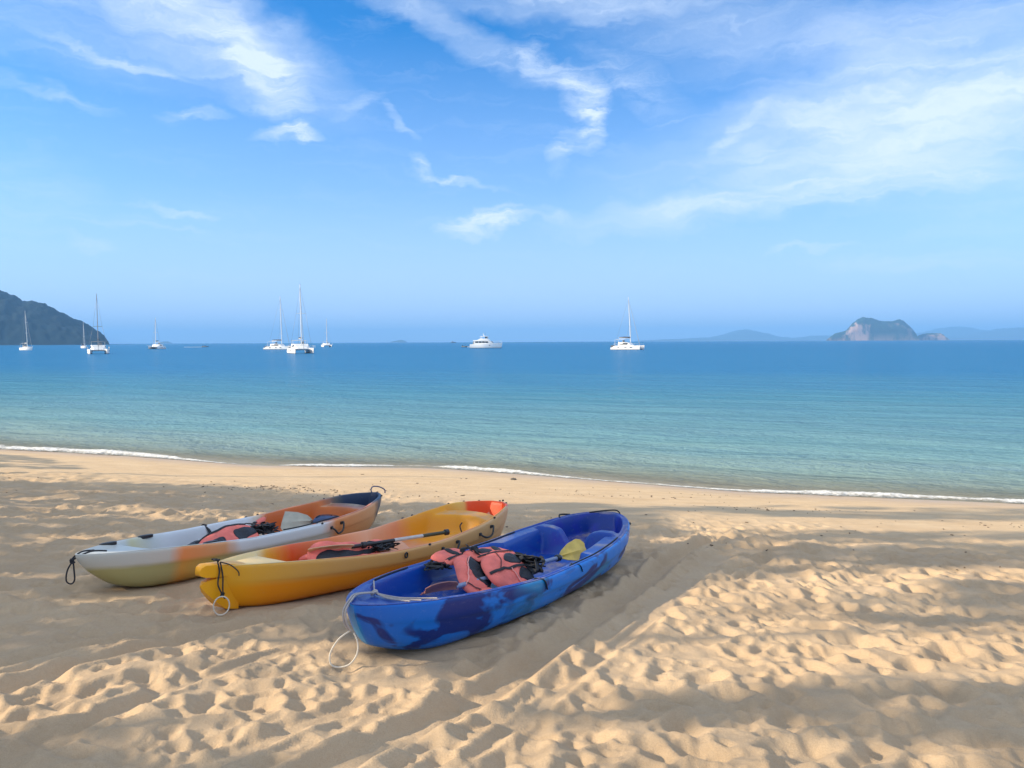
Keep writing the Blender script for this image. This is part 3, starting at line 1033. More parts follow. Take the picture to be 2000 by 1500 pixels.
def depth_yellow(x, y, e, bi):
    rw = .020
    wall = sstep(rw, rw + .05, e)
    base = prof1(x, ((0, .0), (.06, .004), (.16, .012), (.56, .02), (.66, .17), (.95, .19), (1.3, .185), (1.52, .115), (1.92, .10), (2.02, .18), (2.6, .20), (2.80, .19)))
    # saddle between the foot well and the bow well, bow well
    xs_ = x + .9 * y * y
    sad = bump1(xs_, 2.93, 2.99, .13)
    well = sstep(3.0, 3.12, xs_) * (1 - sstep(3.50, 3.575, x))
    base = base * (1 - sstep(2.82, 2.93, xs_)) + .185 * well
    base = base * (1 - sad) + .042 * sad
    ribs = .010 * np.sin((x + .3 * e) * 2 * math.pi / .085) * sstep(rw + .01, rw + .03, e) * (1 - sstep(rw + .06, rw + .10, e)) * (bump1(x, .72, 1.1, .04) + bump1(x, 1.95, 2.25, .04))
    hump = .06 * np.exp(-(y / .09) ** 2) * bump1(x, 1.55, 1.98, .08)
    return base * wall - ribs - hump * wall - .004 * np.exp(-((e - .01) / .01) ** 2)


def depth_white(x, y, e, bi):
    rw = .030
    notch = .02 * bump1(x, 2.22, 2.32, .03)
    wall = sstep(rw + notch, rw + .05 + notch, e)
    base = prof1(x, ((0, .0), (.05, .004), (.14, .010), (.52, .018), (.64, .16), (.95, .185), (1.25, .18), (1.45, .12), (1.9, .115), (2.02, .185), (2.9, .20), (3.05, .19)))
    xs_ = x + .8 * y * y
    sad = bump1(xs_, 3.16, 3.22, .13)
    well = sstep(3.24, 3.34, xs_) * (1 - sstep(3.68, 3.77, x))
    base = base * (1 - sstep(3.05, 3.16, xs_)) + .17 * well
    base = base * (1 - sad) + .05 * sad
    ribs = .012 * (np.exp(-((x - 2.36) / .02) ** 2) + np.exp(-((x - 2.46) / .02) ** 2)) * sstep(rw, rw + .03, e) * (1 - sstep(rw + .05, rw + .09, e))
    return base * wall - ribs - .004 * np.exp(-((e - .012) / .012) ** 2)


def cord(name, pts, r, mat, parent, per=7, n=7, closed=False, flat=1.0):
    return MB().tube(spline(pts, per, closed), r, n, closed, flat).build(name, mat, parent)


def side_handle(kk, x, s, parent, span=.20, drop=.5, droop=.07):
    """a moulded grip on a loop of cord, hanging on the hull side"""
    a, b_ = kk.side(x - span / 2, .78, s), kk.side(x + span / 2, .84, s)
    o_ = Vector((0, s, 0))
    mid = (a + b_) / 2
    pts = [a + o_ * .004, a + o_ * .028 + Vector((.02, 0, -.02)), mid + o_ * .045 + Vector((-.02, 0, -droop * .8)), mid + o_ * .045 + Vector((.05, 0, -droop * .5)), b_ + o_ * .03 + Vector((0, 0, .006)), b_ + o_ * .004]
    h = cord('carry_handle', pts, .009, M['black_plastic'], parent)
    for p in (a, b_):
        MB().box((0, 0, 0), (.035, .016, .03), bev=.005).build('handle_mount', M['black_plastic'], h).location = p + o_ * .006
    return h


def eyelet(kk, x, s, parent, g=.985):
    p = kk.side(x, g, s)
    o = MB().box((0, 0, 0), (.026, .014, .018), bev=.004).build('cord_eyelet', M['black_plastic'], parent)
    o.location = p + Vector((0, s * .004, .004))
    return o


# --- blue kayak
MK, L, hb = kayak_frame('blue')
KB = Kayak('blue', L, .515, (2.4, .62, 3.0, .56, .5), ((0, .345), (.12, .325), (.35, .285), (.6, .29), (.8, .335), (.93, .385), (1, .40)), (.10, .12, .16, .80), (.13, .14), depth_blue)
kb = tag(empty('kayak', mat=MK), 'mottled blue kayak nearest the camera, with two coral life jackets in it', 'kayak', 'kayaks lying on the sand')
KB.hull(M['blue_hull'], kb)
KB.deck(M['blue_deck'], kb)
for (x0, x1, s) in ((.62, 1.10, 1), (1.9, 2.75, 1), (1.85, 2.95, -1)):
    pts = [(x, s * (float(KB.b(x / L)) * .968 - .028), float(KB.sheer(x / L)) + .004) for x in np.linspace(x0, x1, 12)]
    cord('deck_line', pts, .006, M['black_webbing'], kb, 2, 6)
for x, ln in ((1.36, .75), (1.93, .80)):
    pts = [KB.side(x, g, -1) + Vector((k * .05, -.004, 0)) for k, g in zip(np.linspace(0, 1, 6), np.linspace(1.0, ln, 6))]
    pts.insert(0, KB.side(x, 1.0, -1) + Vector((-.03, .045, .006)))
    cord('strap', pts, .013 if x < 1.5 else .008, M['black_webbing'], kb, 4, 8, flat=.3)
x = 2.32
tray = MB()
ring = [(x + .17 * math.cos(a) , .10 + .075 * math.sin(a)) for a in np.linspace(0, 2 * math.pi, 24, endpoint=False)]
tray.tube([(a, b_, float(KB.top(a, b_)) + .004) for a, b_ in ring], .010, 6, True)
tray.prism([(a, b_) for a, b_ in ring], (1, 0, 0), (0, 1, 0), (0, 0, 1), (0, 0, float(KB.top(x, .10)) - .004), .008)
for dx in (-.06, .02, .09):
    tray.box((x + dx, .10, float(KB.top(x + dx, .10)) + .008), (.02, .10, .012), bev=.003)
tray.build('floor_hatch', M['black_webbing'], kb)
# two strands of grey rope from a knot on the stern deck over the stem, ending in a loop on the sand
kx, ky = .34, .12
kz = float(KB.top(kx, ky)) + .022
cord('knot', [(kx + .018 * math.cos(a) * (1 + .3 * math.sin(3 * a)), ky + .016 * math.sin(a), kz + .008 * math.sin(2 * a)) for a in np.linspace(0, 11, 26)], .008, M['grey_rope'], kb, 2)
for dy in (0, .016):
    pts = [(kx, ky + dy, kz), (kx - .16, ky - .005 + dy, float(KB.sheer(.06)) + .016), (.05, .055 + dy, float(KB.sheer(.01)) + .012), (-.022, .035 + dy, .315), (-.018, .03 + dy, .25), (.012, .022 + dy, .20)]
    cord('mooring_rope', pts, .0055, M['grey_rope'], kb)
for tx, ty in ((.30, -.235), (.40, -.275), (.56, .30), (.24, -.20)):
    pts = [(kx, ky, kz), (kx * .6 + tx * .4, ky * .6 + ty * .4, max(float(KB.top(kx * .6 + tx * .4, ky * .6 + ty * .4)), kz - .03) + .012), (tx, ty, float(KB.sheer(tx / L)) + .008)]
    cord('mooring_rope', pts, .0045, M['grey_rope'], kb)
cord('rope_loop', [(.012, .03, .20), (-.03, .07, .16), (-.06, .10, .09), (-.06, .095, .03), (-.035, .06, .012), (-.005, .01, .03), (.02, -.015, .08), (.028, -.012, .14), (.022, .012, .19)], .0045, M['pale_cord'], kb)
# far end: cord over the bow and a toggle
bt = float(KB.sheer(.985))
cord('bow_cord', [(3.78, .16, float(KB.sheer(.94)) + .01), (3.9, .02, bt + .018), (3.985, -.06, bt + .01), (4.01, -.09, bt - .06), (3.98, -.14, bt - .11)], .007, M['black_webbing'], kb)
MB().tube([(3.96, -.20, bt - .10), (4.0, -.12, bt - .115), (4.02, -.06, bt - .12)], .013, 8).build('toggle', M['black_plastic'], kb)
cord('bow_cord', [(3.45, .33, float(KB.sheer(.86)) + .006), (3.52, .36, float(KB.sheer(.88)) + .022), (3.62, .30, float(KB.sheer(.9)) + .01)], .008, M['black_webbing'], kb)

# --- yellow kayak
MK2, L2, hb = kayak_frame('yellow')
KY = Kayak('yellow', L2, .445, (2.1, .80, 3.4, .55, .52), ((0, .33), (.12, .315), (.4, .27), (.58, .275), (.75, .34), (.9, .425), (1, .43)), (.04, .16, .14, .78), (.16, .15), depth_yellow)
ky_ = tag(empty('kayak', mat=MK2), 'yellow and tan kayak with a notched stern, lying between the white and blue kayaks', 'kayak', 'kayaks lying on the sand')
KY.hull(M['yellow_hull'], ky_)
KY.deck(M['yellow_deck'], ky_)
mb = MB()
zt = .345
mb.loft([[(x_, -w_, z0), (x_, w_, z0), (x_, w_, z1), (x_, w_ * .4, z1 + .008), (x_, -w_ * .4, z1 + .008), (x_, -w_, z1)] for x_, w_, z0, z1 in
         ((-.085, .022, zt - .052, zt - .038), (-.075, .032, zt - .066, zt - .012), (-.045, .042, zt - .078, zt + .002), (.03, .052, zt - .085, zt - .004), (.14, .085, zt - .08, zt - .012), (.24, .09, zt - .07, zt - .03))])
mb.build('stern_beak', M['yellow_hull'], ky_)
mb = MB()
mb.loft([[(x_, -w_, z0), (x_, w_, z0), (x_, w_, z1), (x_, -w_, z1)] for x_, w_, z0, z1 in
         ((-.06, .006, .205, .215), (-.035, .022, .165, .236), (.03, .045, .10, .25), (.10, .06, .04, .25), (.2, .06, .02, .24))])
mb.build('skeg', M['yellow_hull'], ky_, sharp=R(20))
cz = zt + .012
rs_ = np.random.default_rng(3)
kn = [(.035 + .03 * (rs_.random() - .5), -.02 + .07 * (rs_.random() - .5), cz + .022 * rs_.random()) for _ in range(16)]
cord('knot', kn, .006, M['black_webbing'], ky_, 3, 5)
cord('stern_cord', [(.035, -.045, cz), (.035, -.066, .30), (.02, -.075, .22), (.045, -.09, .15), (.05, -.11, .125)], .005, M['black_webbing'], ky_)
cord('stern_cord', [(.05, -.05, cz), (.055, -.075, .27), (.05, -.085, .20), (.045, -.09, .15), (.0, -.085, .125)], .005, M['black_webbing'], ky_)
cord('stern_cord', [(.05, -.05, cz), (.10, -.09, .335), (.14, -.12, .29), (.145, -.125, .26)], .004, M['black_webbing'], ky_)
cord('knot', [(.045 + .012 * math.cos(a * 2.3), -.092 + .010 * math.sin(a * 3.1), .15 + .012 * math.sin(a * 1.7)) for a in range(10)], .006, M['black_webbing'], ky_, 3, 5)
cord('ring', [(.022 + .048 * math.cos(a) * .9, -.115 - .024 * math.cos(a), .085 + .060 * math.sin(a)) for a in np.linspace(0, 2 * math.pi, 20, endpoint=False)], .0045, M['pale_cord'], ky_, 2, 7, True)
for x in (2.05, 2.62):
    side_handle(KY, x, -1, ky_)
for x, s in ((1.78, -1), (2.80, -1), (3.05, 1), (3.22, 1), (3.36, 1), (3.48, -1), (3.54, -1), (3.40, -1), (2.45, 1), (2.58, 1)):
    eyelet(KY, x, s, ky_, .99)
cord('cord_end', [KY.side(2.28, 1, -1) + Vector((0, .03, .0)), KY.side(2.28, 1, -1) + Vector((.0, .05, .05)), KY.side(2.30, 1, -1) + Vector((.01, .05, .075))], .006, M['black_webbing'], ky_)
p = KY.side(1.48, .93, -1)
cord('hook', [p + Vector((.016 * math.cos(a), -.010, -.02 + .02 * math.sin(a))) for a in np.linspace(0, 2 * math.pi, 12, endpoint=False)], .006, M['black_plastic'], ky_, 2, 6, True)

# --- white kayak
MK3, L3, hb = kayak_frame('white')
KW = Kayak('white', L3, .43, (2.2, .70, 3.0, .60, .5), ((0, .325), (.12, .315), (.35, .28), (.6, .285), (.8, .33), (.92, .385), (1, .40)), (.09, .15, .20, .80), (.26, .16), depth_white)
kw = tag(empty('kayak', mat=MK3), 'white kayak with olive stern, orange patches and dark navy bow, farthest left', 'kayak', 'kayaks lying on the sand')
KW.hull(M['white_hull'], kw)
KW.deck(M['white_deck'], kw)
side_handle(KW, 2.42, -1, kw, .16, droop=.09)
for x, s in ((.85, 1), (.92, -1), (.42, 1)):
    yb = s * (float(KW.b(x / L3)) * .968 - .03)
    o = MB().loft([[(x + a * r_ * math.cos(q), yb + .02 * r_ * math.sin(q), float(KW.sheer(x / L3)) + z_) for q in np.linspace(0, 2 * math.pi, 18, endpoint=False)] for r_, z_, a in ((1, -.012, .075), (1.0, .010, .075), (.8, .014, .075))])
    o.build('rim_pad', M['black_plastic'], kw)
cord('strap', [(1.62, .25, .16), (1.60, .33, .20), (1.58, .372, .262), (1.58, float(KW.b(.41)) * .968 - .01, float(KW.sheer(.41)) + .008), KW.side(1.58, .93, 1) + Vector((0, .004, 0)), KW.side(1.58, .8, 1) + Vector((0, .005, 0))], .026, M['black_webbing'], kw, 5, 8, flat=.18)
cord('rim_cord', [(x, -(float(KW.b(x / L3)) * .968 - .04 - .012 * math.sin(x * 9)), float(KW.sheer(x / L3)) + .008) for x in np.linspace(1.72, 2.5, 9)], .006, M['black_webbing'], kw, 4, 6)
bw = float(KW.sheer(.985))
cord('carry_loop', [(3.70, .04, bw - .0), (3.69, .045, bw + .035), (3.72, .04, bw + .065), (3.78, .0, bw + .062), (3.82, -.05, bw + .03), (3.82, -.06, bw - .01)], .007, M['navy_cloth'], kw)
cord('stern_cord', [(.16, .02, float(KW.sheer(.03)) + .008), (.06, .02, float(KW.sheer(.01)) + .012), (-.015, .01, .30), (-.012, -.0, .27)], .006, M['black_webbing'], kw)
cord('stern_cord', [(.20, -.06, float(KW.sheer(.04)) + .006), (.10, -.02, float(KW.sheer(.02)) + .012), (-.012, .01, .295)], .006, M['black_webbing'], kw)
cord('knot', [(-.016 + .012 * math.cos(a * 2.1), .008 + .014 * math.sin(a * 2.7), .285 + .014 * math.sin(a * 1.3)) for a in range(12)], .007, M['black_webbing'], kw, 3, 5)
cord('cord_loop', [(-.012, .01, .275), (-.03, .035, .22), (-.032, .04, .15), (-.012, .02, .125), (.0, .0, .15), (-.006, .0, .22)], .0055, M['black_webbing'], kw, 7, 6, True)
for x, s in ((2.28, 1), (2.12, 1), (2.2, -1), (3.2, 1), (3.4, 1), (3.55, -1)):
    eyelet(KW, x, s, kw, .99)


# ------------------------------------------------------------------ life jackets
class Cushion:
    """a padded fabric panel over a closed outline, with its own frame"""
    def __init__(self, outline, th, Mx, seed=1, wr=.010, sag=0.0, curve=(0, 0)):
        P = [(p.x, p.y) for p in spline([(a, b_, 0) for a, b_ in outline], 6, True)]
        self.P = np.array(P)
        self.c = self.P.mean(0)
        d = self.P - self.c
        an = np.arctan2(d[:, 1], d[:, 0])
        o = np.argsort(an)
        self.an, self.rr = an[o], np.hypot(*d.T)[o]
        self.th, self.M, self.seed, self.wr, self.curve = th, Mx, seed, wr, curve

    def R(self, a):
        return np.interp(a, self.an, self.rr, period=2 * math.pi)

    def top(self, x, y):
        dx, dy = x - self.c[0], y - self.c[1]
        r = np.clip(np.hypot(dx, dy) / self.R(np.arctan2(dy, dx)), 0, 1)
        w_ = (fbm(x * 9 + self.seed, y * 9, self.seed, 4) - .5) * 2
        crease = np.abs(2 * fbm(x * 4 + y * 3 + self.seed, y * 4 - x * 3, self.seed + 5, 2) - 1)
        z = self.th * (1 - r ** 4.5) ** .5 * (.72 + .45 * crease) + self.wr * w_ * (1 - r ** 6) + .25 * self.wr * (fbm(x * 34 + self.seed, y * 34, self.seed + 7, 2) - .5)
        return z + self.curve[0] * dx * dx + self.curve[1] * dy * dy, r

    def build(self, name, mat, parent):
        nr, na = 22, 110
        a = np.linspace(-math.pi, math.pi, na, endpoint=False)
        rr = np.sin(np.linspace(0, math.pi / 2, nr))
        A_, R_ = np.meshgrid(a, rr[1:], indexing='ij')
        x = self.c[0] + R_ * self.R(A_) * np.cos(A_)
        y = self.c[1] + R_ * self.R(A_) * np.sin(A_)
        z, _ = self.top(x, y)
        edge = self.curve[0] * (x - self.c[0]) ** 2 + self.curve[1] * (y - self.c[1]) ** 2
        z[:, -1] = edge[:, -1]
        zb = edge - .3 * self.th * (1 - R_ ** 3) ** .5
        n = nr - 1
        vt = np.stack([x, y, z], -1).reshape(-1, 3).tolist()
        vb = np.stack([x, y, zb], -1)[:, :-1].reshape(-1, 3).tolist()
        c0 = [self.c[0], self.c[1], float(self.top(np.array(self.c[0]), np.array(self.c[1]))[0])]
        c1 = [self.c[0], self.c[1], -.3 * self.th]
        nb = n - 1
        o1, ic0 = len(vt), len(vt) + len(vb)
        f = []
        for i in range(na):
            j = (i + 1) % na
            f.append((ic0, i * n, j * n))
            f.append((ic0 + 1, o1 + j * nb, o1 + i * nb))
            for k in range(n - 1):
                f.append((i * n + k, i * n + k + 1, j * n + k + 1, j * n + k))
            for k in range(nb - 1):
                f.append((o1 + i * nb + k, o1 + j * nb + k, o1 + j * nb + k + 1, o1 + i * nb + k + 1))
            f.append((i * n + n - 1, o1 + i * nb + nb - 1, o1 + j * nb + nb - 1, j * n + n - 1))
        o = MB().add(vt + vb + [c0, c1], f).build(name, mat, parent, sharp=None)
        o.matrix_local = self.M
        return o

    def patch(self, name, outline, mat, parent, up_=.004):
        """a sewn-on panel that follows the padding"""
        P = np.array([(p.x, p.y) for p in spline([(a, b_, 0) for a, b_ in outline], 6, True)])
        c = P.mean(0)
        n = len(P)
        vs, rings = [], 8
        for k in range(1, rings + 1):
            q = c + (P - c) * k / rings
            z, _ = self.top(q[:, 0], q[:, 1])
            vs += np.column_stack([q, z + up_ + .006 * (1 - (k / rings) ** 4)]).tolist()
        q = c + (P - c) * 1.0
        z, _ = self.top(q[:, 0], q[:, 1])
        vs += np.column_stack([q, z - .004]).tolist()
        f = []
        for k in range(rings):
            for i in range(n):
                j = (i + 1) % n
                f.append((k * n + i, k * n + n + i, k * n + n + j, k * n + j))
        z0 = float(self.top(np.array(c[0]), np.array(c[1]))[0]) + up_ + .006
        vs.append([c[0], c[1], z0])
        f += [(len(vs) - 1, i, (i + 1) % n) for i in range(n)]
        o = MB().add(vs, f).build(name, mat, parent, sharp=None)
        o.matrix_local = self.M
        return o

    def strap(self, name, pts, r, mat, parent, flat=.25, up_=.008):
        P = spline([(a, b_, 0) for a, b_ in pts], 6)
        out = []
        for p in P:
            z, rr = self.top(np.array(p.x), np.array(p.y))
            out.append((p.x, p.y, float(z) + up_))
        o = MB().tube(out, r, 8, False, flat).build(name, mat, parent)
        o.matrix_local = self.M
        return o


def rectish(x0, y0, x1, y1, k=.25, skew=0.0):
    """rounded four-sided outline as spline points"""
    w_, h_ = (x1 - x0), (y1 - y0)
    a, b_ = w_ * k, h_ * k
    return [(x0 + a, y0), (x1 - a, y0), (x1, y0 + b_ + skew), (x1, y1 - b_), (x1 - a, y1), (x0 + a, y1), (x0, y1 - b_ - skew), (x0, y0 + b_)]


def TR(x, y, z, rx=0, ry=0, rz=0):
    return Matrix.Translation((x, y, z)) @ Matrix.Rotation(R(rz), 4, 'Z') @ Matrix.Rotation(R(ry), 4, 'Y') @ Matrix.Rotation(R(rx), 4, 'X')


def buckle(loc, rz, parent, Mx):
    h = MB().box((0, 0, 0), (.05, .03, .014), bev=.004)
    h.box((.034, 0, 0), (.02, .022, .010), bev=.003)
    o = h.build('buckle', M['black_plastic'], parent)
    o.matrix_local = Mx @ TR(*loc, rz=rz)
    return o


def webbing_heap(name, n, ext, Mx, parent, seed, r=.012):
    q = np.random.default_rng(seed)
    mb = MB()
    for k in range(n):
        pts = [((q.random() - .5) * ext[0], (q.random() - .5) * ext[1], q.random() * ext[2]) for _ in range(5)]
        mb.tube(spline(pts, 5), r * (.7 + .5 * q.random()), 7, False, .35)
    o = mb.build(name, M['black_webbing'], parent)
    o.matrix_local = Mx
    return o


FAB, BLK = M['pink_foam'], M['black_mesh']
GJ = 'coral life jackets lying in the kayaks'
# right-hand jacket of the blue kayak
j = tag(empty('life_jacket', mat=MK @ TR(1.56, -.10, .235, rz=-6) @ Matrix.Scale(.90, 4)), 'right hand coral life jacket in the blue kayak, two oval black panels', 'life jacket', GJ)
c = Cushion([(-.26, -.02), (-.24, -.13), (-.12, -.20), (.06, -.20), (.20, -.17), (.235, -.02), (.20, .13), (.06, .17), (-.10, .17), (-.22, .10)], .072, TR(0, 0, .03, rx=36, ry=3, rz=-4), 3, .020)
c.build('front_panel', FAB, j)
c.patch('mesh_panel', rectish(.0, .0, .215, .13, .36), BLK, j)
c.patch('mesh_panel', rectish(.03, -.18, .215, -.045, .36), BLK, j)
c.strap('strap', [(-.25, -.03), (-.1, -.025), (.05, -.03), (.23, -.02)], .013, M['black_webbing'], j)
c.strap('strap', [(-.13, -.02), (-.06, .06), (-.02, .16)], .004, M['black_webbing'], j, .6, .004)
c.strap('piping', [(.0, -.19), (-.02, -.10), (-.005, -.03)], .005, M['pink_edge'], j, .6)
c2 = Cushion(rectish(-.22, -.09, .25, .09, .2), .055, TR(.08, .24, .105, rx=12, ry=4, rz=-12), 5, .008)
c2.build('back_panel', FAB, j)
c2.patch('mesh_panel', rectish(-.12, -.05, .02, .035, .34), BLK, j)
c2.patch('mesh_panel', rectish(.06, -.07, .15, .07, .3), BLK, j)
c2.strap('strap', [(-.2, -.075), (0, -.08), (.24, -.075)], .008, M['black_webbing'], j)
c3 = Cushion(rectish(-.18, -.05, .24, .05, .2), .04, TR(.05, .165, .105, rx=18, rz=-10), 8, .005)
c3.build('side_panel', FAB, j)
c3.strap('strap', [(-.17, .0), (0, .01), (.23, .0)], .008, M['black_webbing'], j)
webbing_heap('strap_bundle', 18, (.17, .34, .11), TR(.265, -.02, .01, rz=-6), j, 21, .017)
buckle((.30, .06, .06), 70, j, Matrix.Identity(4))
buckle((.28, -.10, .055), 30, j, Matrix.Identity(4))
# left-hand jacket of the blue kayak
j = tag(empty('life_jacket', mat=MK @ TR(1.34, .05, .225, rz=8) @ Matrix.Scale(.90, 4)), 'left hand coral life jacket in the blue kayak, one long black panel', 'life jacket', GJ)
c = Cushion([(-.27, -.02), (-.25, -.12), (-.14, -.17), (.05, -.16), (.20, -.11), (.24, .03), (.20, .15), (.05, .19), (-.08, .13), (-.20, .06)], .072, TR(0, 0, .02, rx=33, ry=-8, rz=8), 13, .022)
c.build('front_panel', FAB, j)
c.patch('mesh_panel', [(-.10, -.13), (.02, -.14), (.14, -.11), (.21, -.03), (.20, .08), (.08, .11), (-.03, .07), (-.10, -.02)], BLK, j)
c.strap('strap', [(-.24, -.13), (-.1, -.15), (.08, -.135), (.2, -.10)], .008, M['black_webbing'], j)
c.strap('piping', [(-.25, .0), (-.19, .01), (-.10, .05), (.06, .10), (.2, .10)], .005, M['pink_edge'], j, .6)
c.strap('strap', [(-.235, .02), (-.22, -.06), (-.18, -.13)], .006, M['black_webbing'], j)
c2 = Cushion(rectish(-.20, -.085, .22, .085, .2), .06, TR(.19, .27, .105, rx=10, ry=2, rz=-10), 15, .008)
c2.build('back_panel', FAB, j)
c2.patch('mesh_panel', rectish(-.03, -.075, .03, .075, .3), M['black_webbing'], j)
c2.strap('strap', [(-.19, -.07), (0, -.075), (.2, -.07)], .008, M['black_webbing'], j)
c3 = Cushion(rectish(-.18, -.05, .20, .05, .2), .04, TR(.17, .185, .10, rx=16, rz=-8), 18, .005)
c3.build('side_panel', FAB, j)
c3.strap('strap', [(-.17, .0), (0, .01), (.19, .0)], .008, M['black_webbing'], j)
c4 = Cushion(rectish(-.12, -.065, .12, .065, .3), .055, TR(-.17, -.20, -.07, rx=10, rz=14), 19, .006)
c4.build('lower_lobe', FAB, j)
webbing_heap('strap_bundle', 9, (.16, .20, .06), TR(.0, .30, .05, rz=20), j, 25, .014)
webbing_heap('strap_bundle', 9, (.26, .12, .06), TR(.10, -.15, -.0), j, 26, .015)
webbing_heap('strap_bundle', 7, (.10, .30, .07), TR(.24, .06, .10, rx=30), j, 27, .014)
buckle((.31, .18, .06), -60, j, Matrix.Identity(4))
# yellow kayak
j = tag(empty('life_jacket', mat=MK2 @ TR(1.24, .01, .20, rz=-5)), 'coral life jacket in the yellow kayak, long black panel facing out', 'life jacket', GJ)
c = Cushion([(-.34, .02), (-.33, -.10), (-.24, -.17), (.0, -.14), (.22, -.12), (.34, -.07), (.36, .03), (.26, .10), (.0, .13), (-.22, .14)], .085, TR(0, 0, .0, rx=42, ry=4), 31, .020)
c.build('front_panel', FAB, j)
c.patch('mesh_panel', [(-.30, -.02), (-.28, -.10), (-.20, -.135), (-.08, -.09), (.10, -.045), (.28, -.03), (.28, .01), (.05, .0), (-.18, .03)], BLK, j)
c.patch('mesh_panel', [(-.04, -.115), (.06, -.075), (.18, -.07), (.27, -.085), (.2, -.11), (.06, -.13)], BLK, j)
c.strap('piping', [(-.10, -.12), (.02, -.075), (.16, -.06), (.30, -.055)], .006, M['pink_edge'], j, .6)
c2 = Cushion(rectish(-.30, -.10, .32, .10, .22), .06, TR(.05, .17, -.015, rx=-14, rz=-3), 33, .007)
c2.build('back_panel', FAB, j)
c2.patch('mesh_panel', rectish(-.2, .0, .2, .085, .3), BLK, j)
webbing_heap('strap_bundle', 11, (.24, .22, .06), TR(.36, -.05, .015), j, 35, .013)
c4 = Cushion(rectish(-.07, -.06, .08, .06, .3), .05, TR(.38, .02, .04, rx=10, rz=20), 36, .006)
c4.build('collar', FAB, j)
buckle((.42, -.08, .06), 40, j, Matrix.Identity(4))
# white kayak
j = tag(empty('life_jacket', mat=MK3 @ TR(1.42, .0, .20, rz=3)), 'coral life jacket in the white kayak beside its black wall strap', 'life jacket', GJ)
c = Cushion([(-.34, .0), (-.33, -.13), (-.15, -.155), (.12, -.15), (.32, -.12), (.38, .0), (.32, .09), (.05, .13), (-.2, .09)], .085, TR(0, 0, .0, rx=40, ry=-4), 41, .018)
c.build('front_panel', FAB, j)
c.patch('mesh_panel', [(-.31, -.01), (-.27, -.075), (-.19, -.09), (-.09, -.08), (-.08, .01), (-.18, .0)], BLK, j)
c.patch('mesh_panel', [(.06, -.09), (.18, -.065), (.32, -.045), (.35, .02), (.2, .045), (.07, .03)], BLK, j)
c.strap('strap', [(-.3, .07), (-.1, .09), (.1, .115), (.3, .085)], .010, M['black_webbing'], j)
c2 = Cushion(rectish(-.30, -.09, .30, .09, .22), .05, TR(.02, .15, -.02, rx=-10, rz=4), 43, .007)
c2.build('back_panel', BLK, j)
webbing_heap('strap_bundle', 13, (.26, .30, .10), TR(.45, -.02, .0), j, 45, .014)
c4 = Cushion(rectish(-.09, -.03, .09, .03, .3), .03, TR(.52, .06, .09, ry=-14, rz=10), 46, .004)
c4.build('collar', FAB, j)
buckle((.44, .05, .10), 15, j, Matrix.Identity(4))


# ------------------------------------------------------------------ paddles
def blade_mesh(ln, w0, w1, w2, th=.010, cup=.02):
    """a spooned blade from the neck (x = 0) to the tip"""
    rings = []
    for q in np.linspace(0, 1, 15):
        w_ = np.interp(q, (0, .12, .45, .85, .96, 1), (.018, w0, (w0 + w1) * .56, w1, w2, w2 * .55))
        x = q * ln
        zc = cup * math.sin(q * math.pi * .6)
        ridge = .012 * (1 - q) ** .6 + .004
        rings.append([(x + (.02 * s if q > .9 else 0), s * w_, zc + (cup * .6 * s * s) + (ridge * max(0, 1 - abs(s) * 4)) + th / 2 * (1 - .5 * abs(s))) for s in np.linspace(-1, 1, 11)] +
                     [(x + (.02 * s if q > .9 else 0), s * w_, zc + (cup * .6 * s * s) - (ridge * max(0, 1 - abs(s) * 4)) - th / 2 * (1 - .5 * abs(s))) for s in np.linspace(1, -1, 11)])
    return MB().loft(rings)


def paddle(Mx, label, segs, blade_a, blade_b, twist=(0, 0), grips=()):
    """shaft along local x from -a to +b"""
    p = tag(empty('paddle', mat=Mx), label, 'paddle', 'paddles lying in the kayaks')
    for x0, x1, mt in segs:
        MB().tube([(x0, 0, 0), (x0 + .004, 0, 0), (x1 - .004, 0, 0), (x1, 0, 0)], .016, 14).build('shaft', mt, p)
    for x in grips:
        MB().tube([(x - .022, 0, 0), (x - .016, 0, 0), (x + .016, 0, 0), (x + .022, 0, 0)], [.019, .027, .027, .019], 14).build('drip_ring', M['black_plastic'], p)
    for (mt, dims, rx, x, sgn) in (blade_a + (twist[0], segs[0][0], -1), blade_b + (twist[1], segs[-1][1], 1)):
        if mt is None:
            continue
        o = blade_mesh(*dims).build('blade', mt, p)
        o.matrix_local = TR(x - sgn * .02, 0, 0, rx=rx) if sgn > 0 else TR(x - sgn * .02, 0, 0, rx=rx, rz=180)
    return p


def aim(p0, p1, roll=0):
    p0, p1 = Vector(p0), Vector(p1)
    ax = (p1 - p0).normalized()
    ay = Vector((0, 0, 1)).cross(ax).normalized()
    az_ = ax.cross(ay)
    return Matrix(((ax.x, ay.x, az_.x, p0.x), (ax.y, ay.y, az_.y, p0.y), (ax.z, ay.z, az_.z, p0.z), (0, 0, 0, 1))) @ Matrix.Rotation(R(roll), 4, 'X')


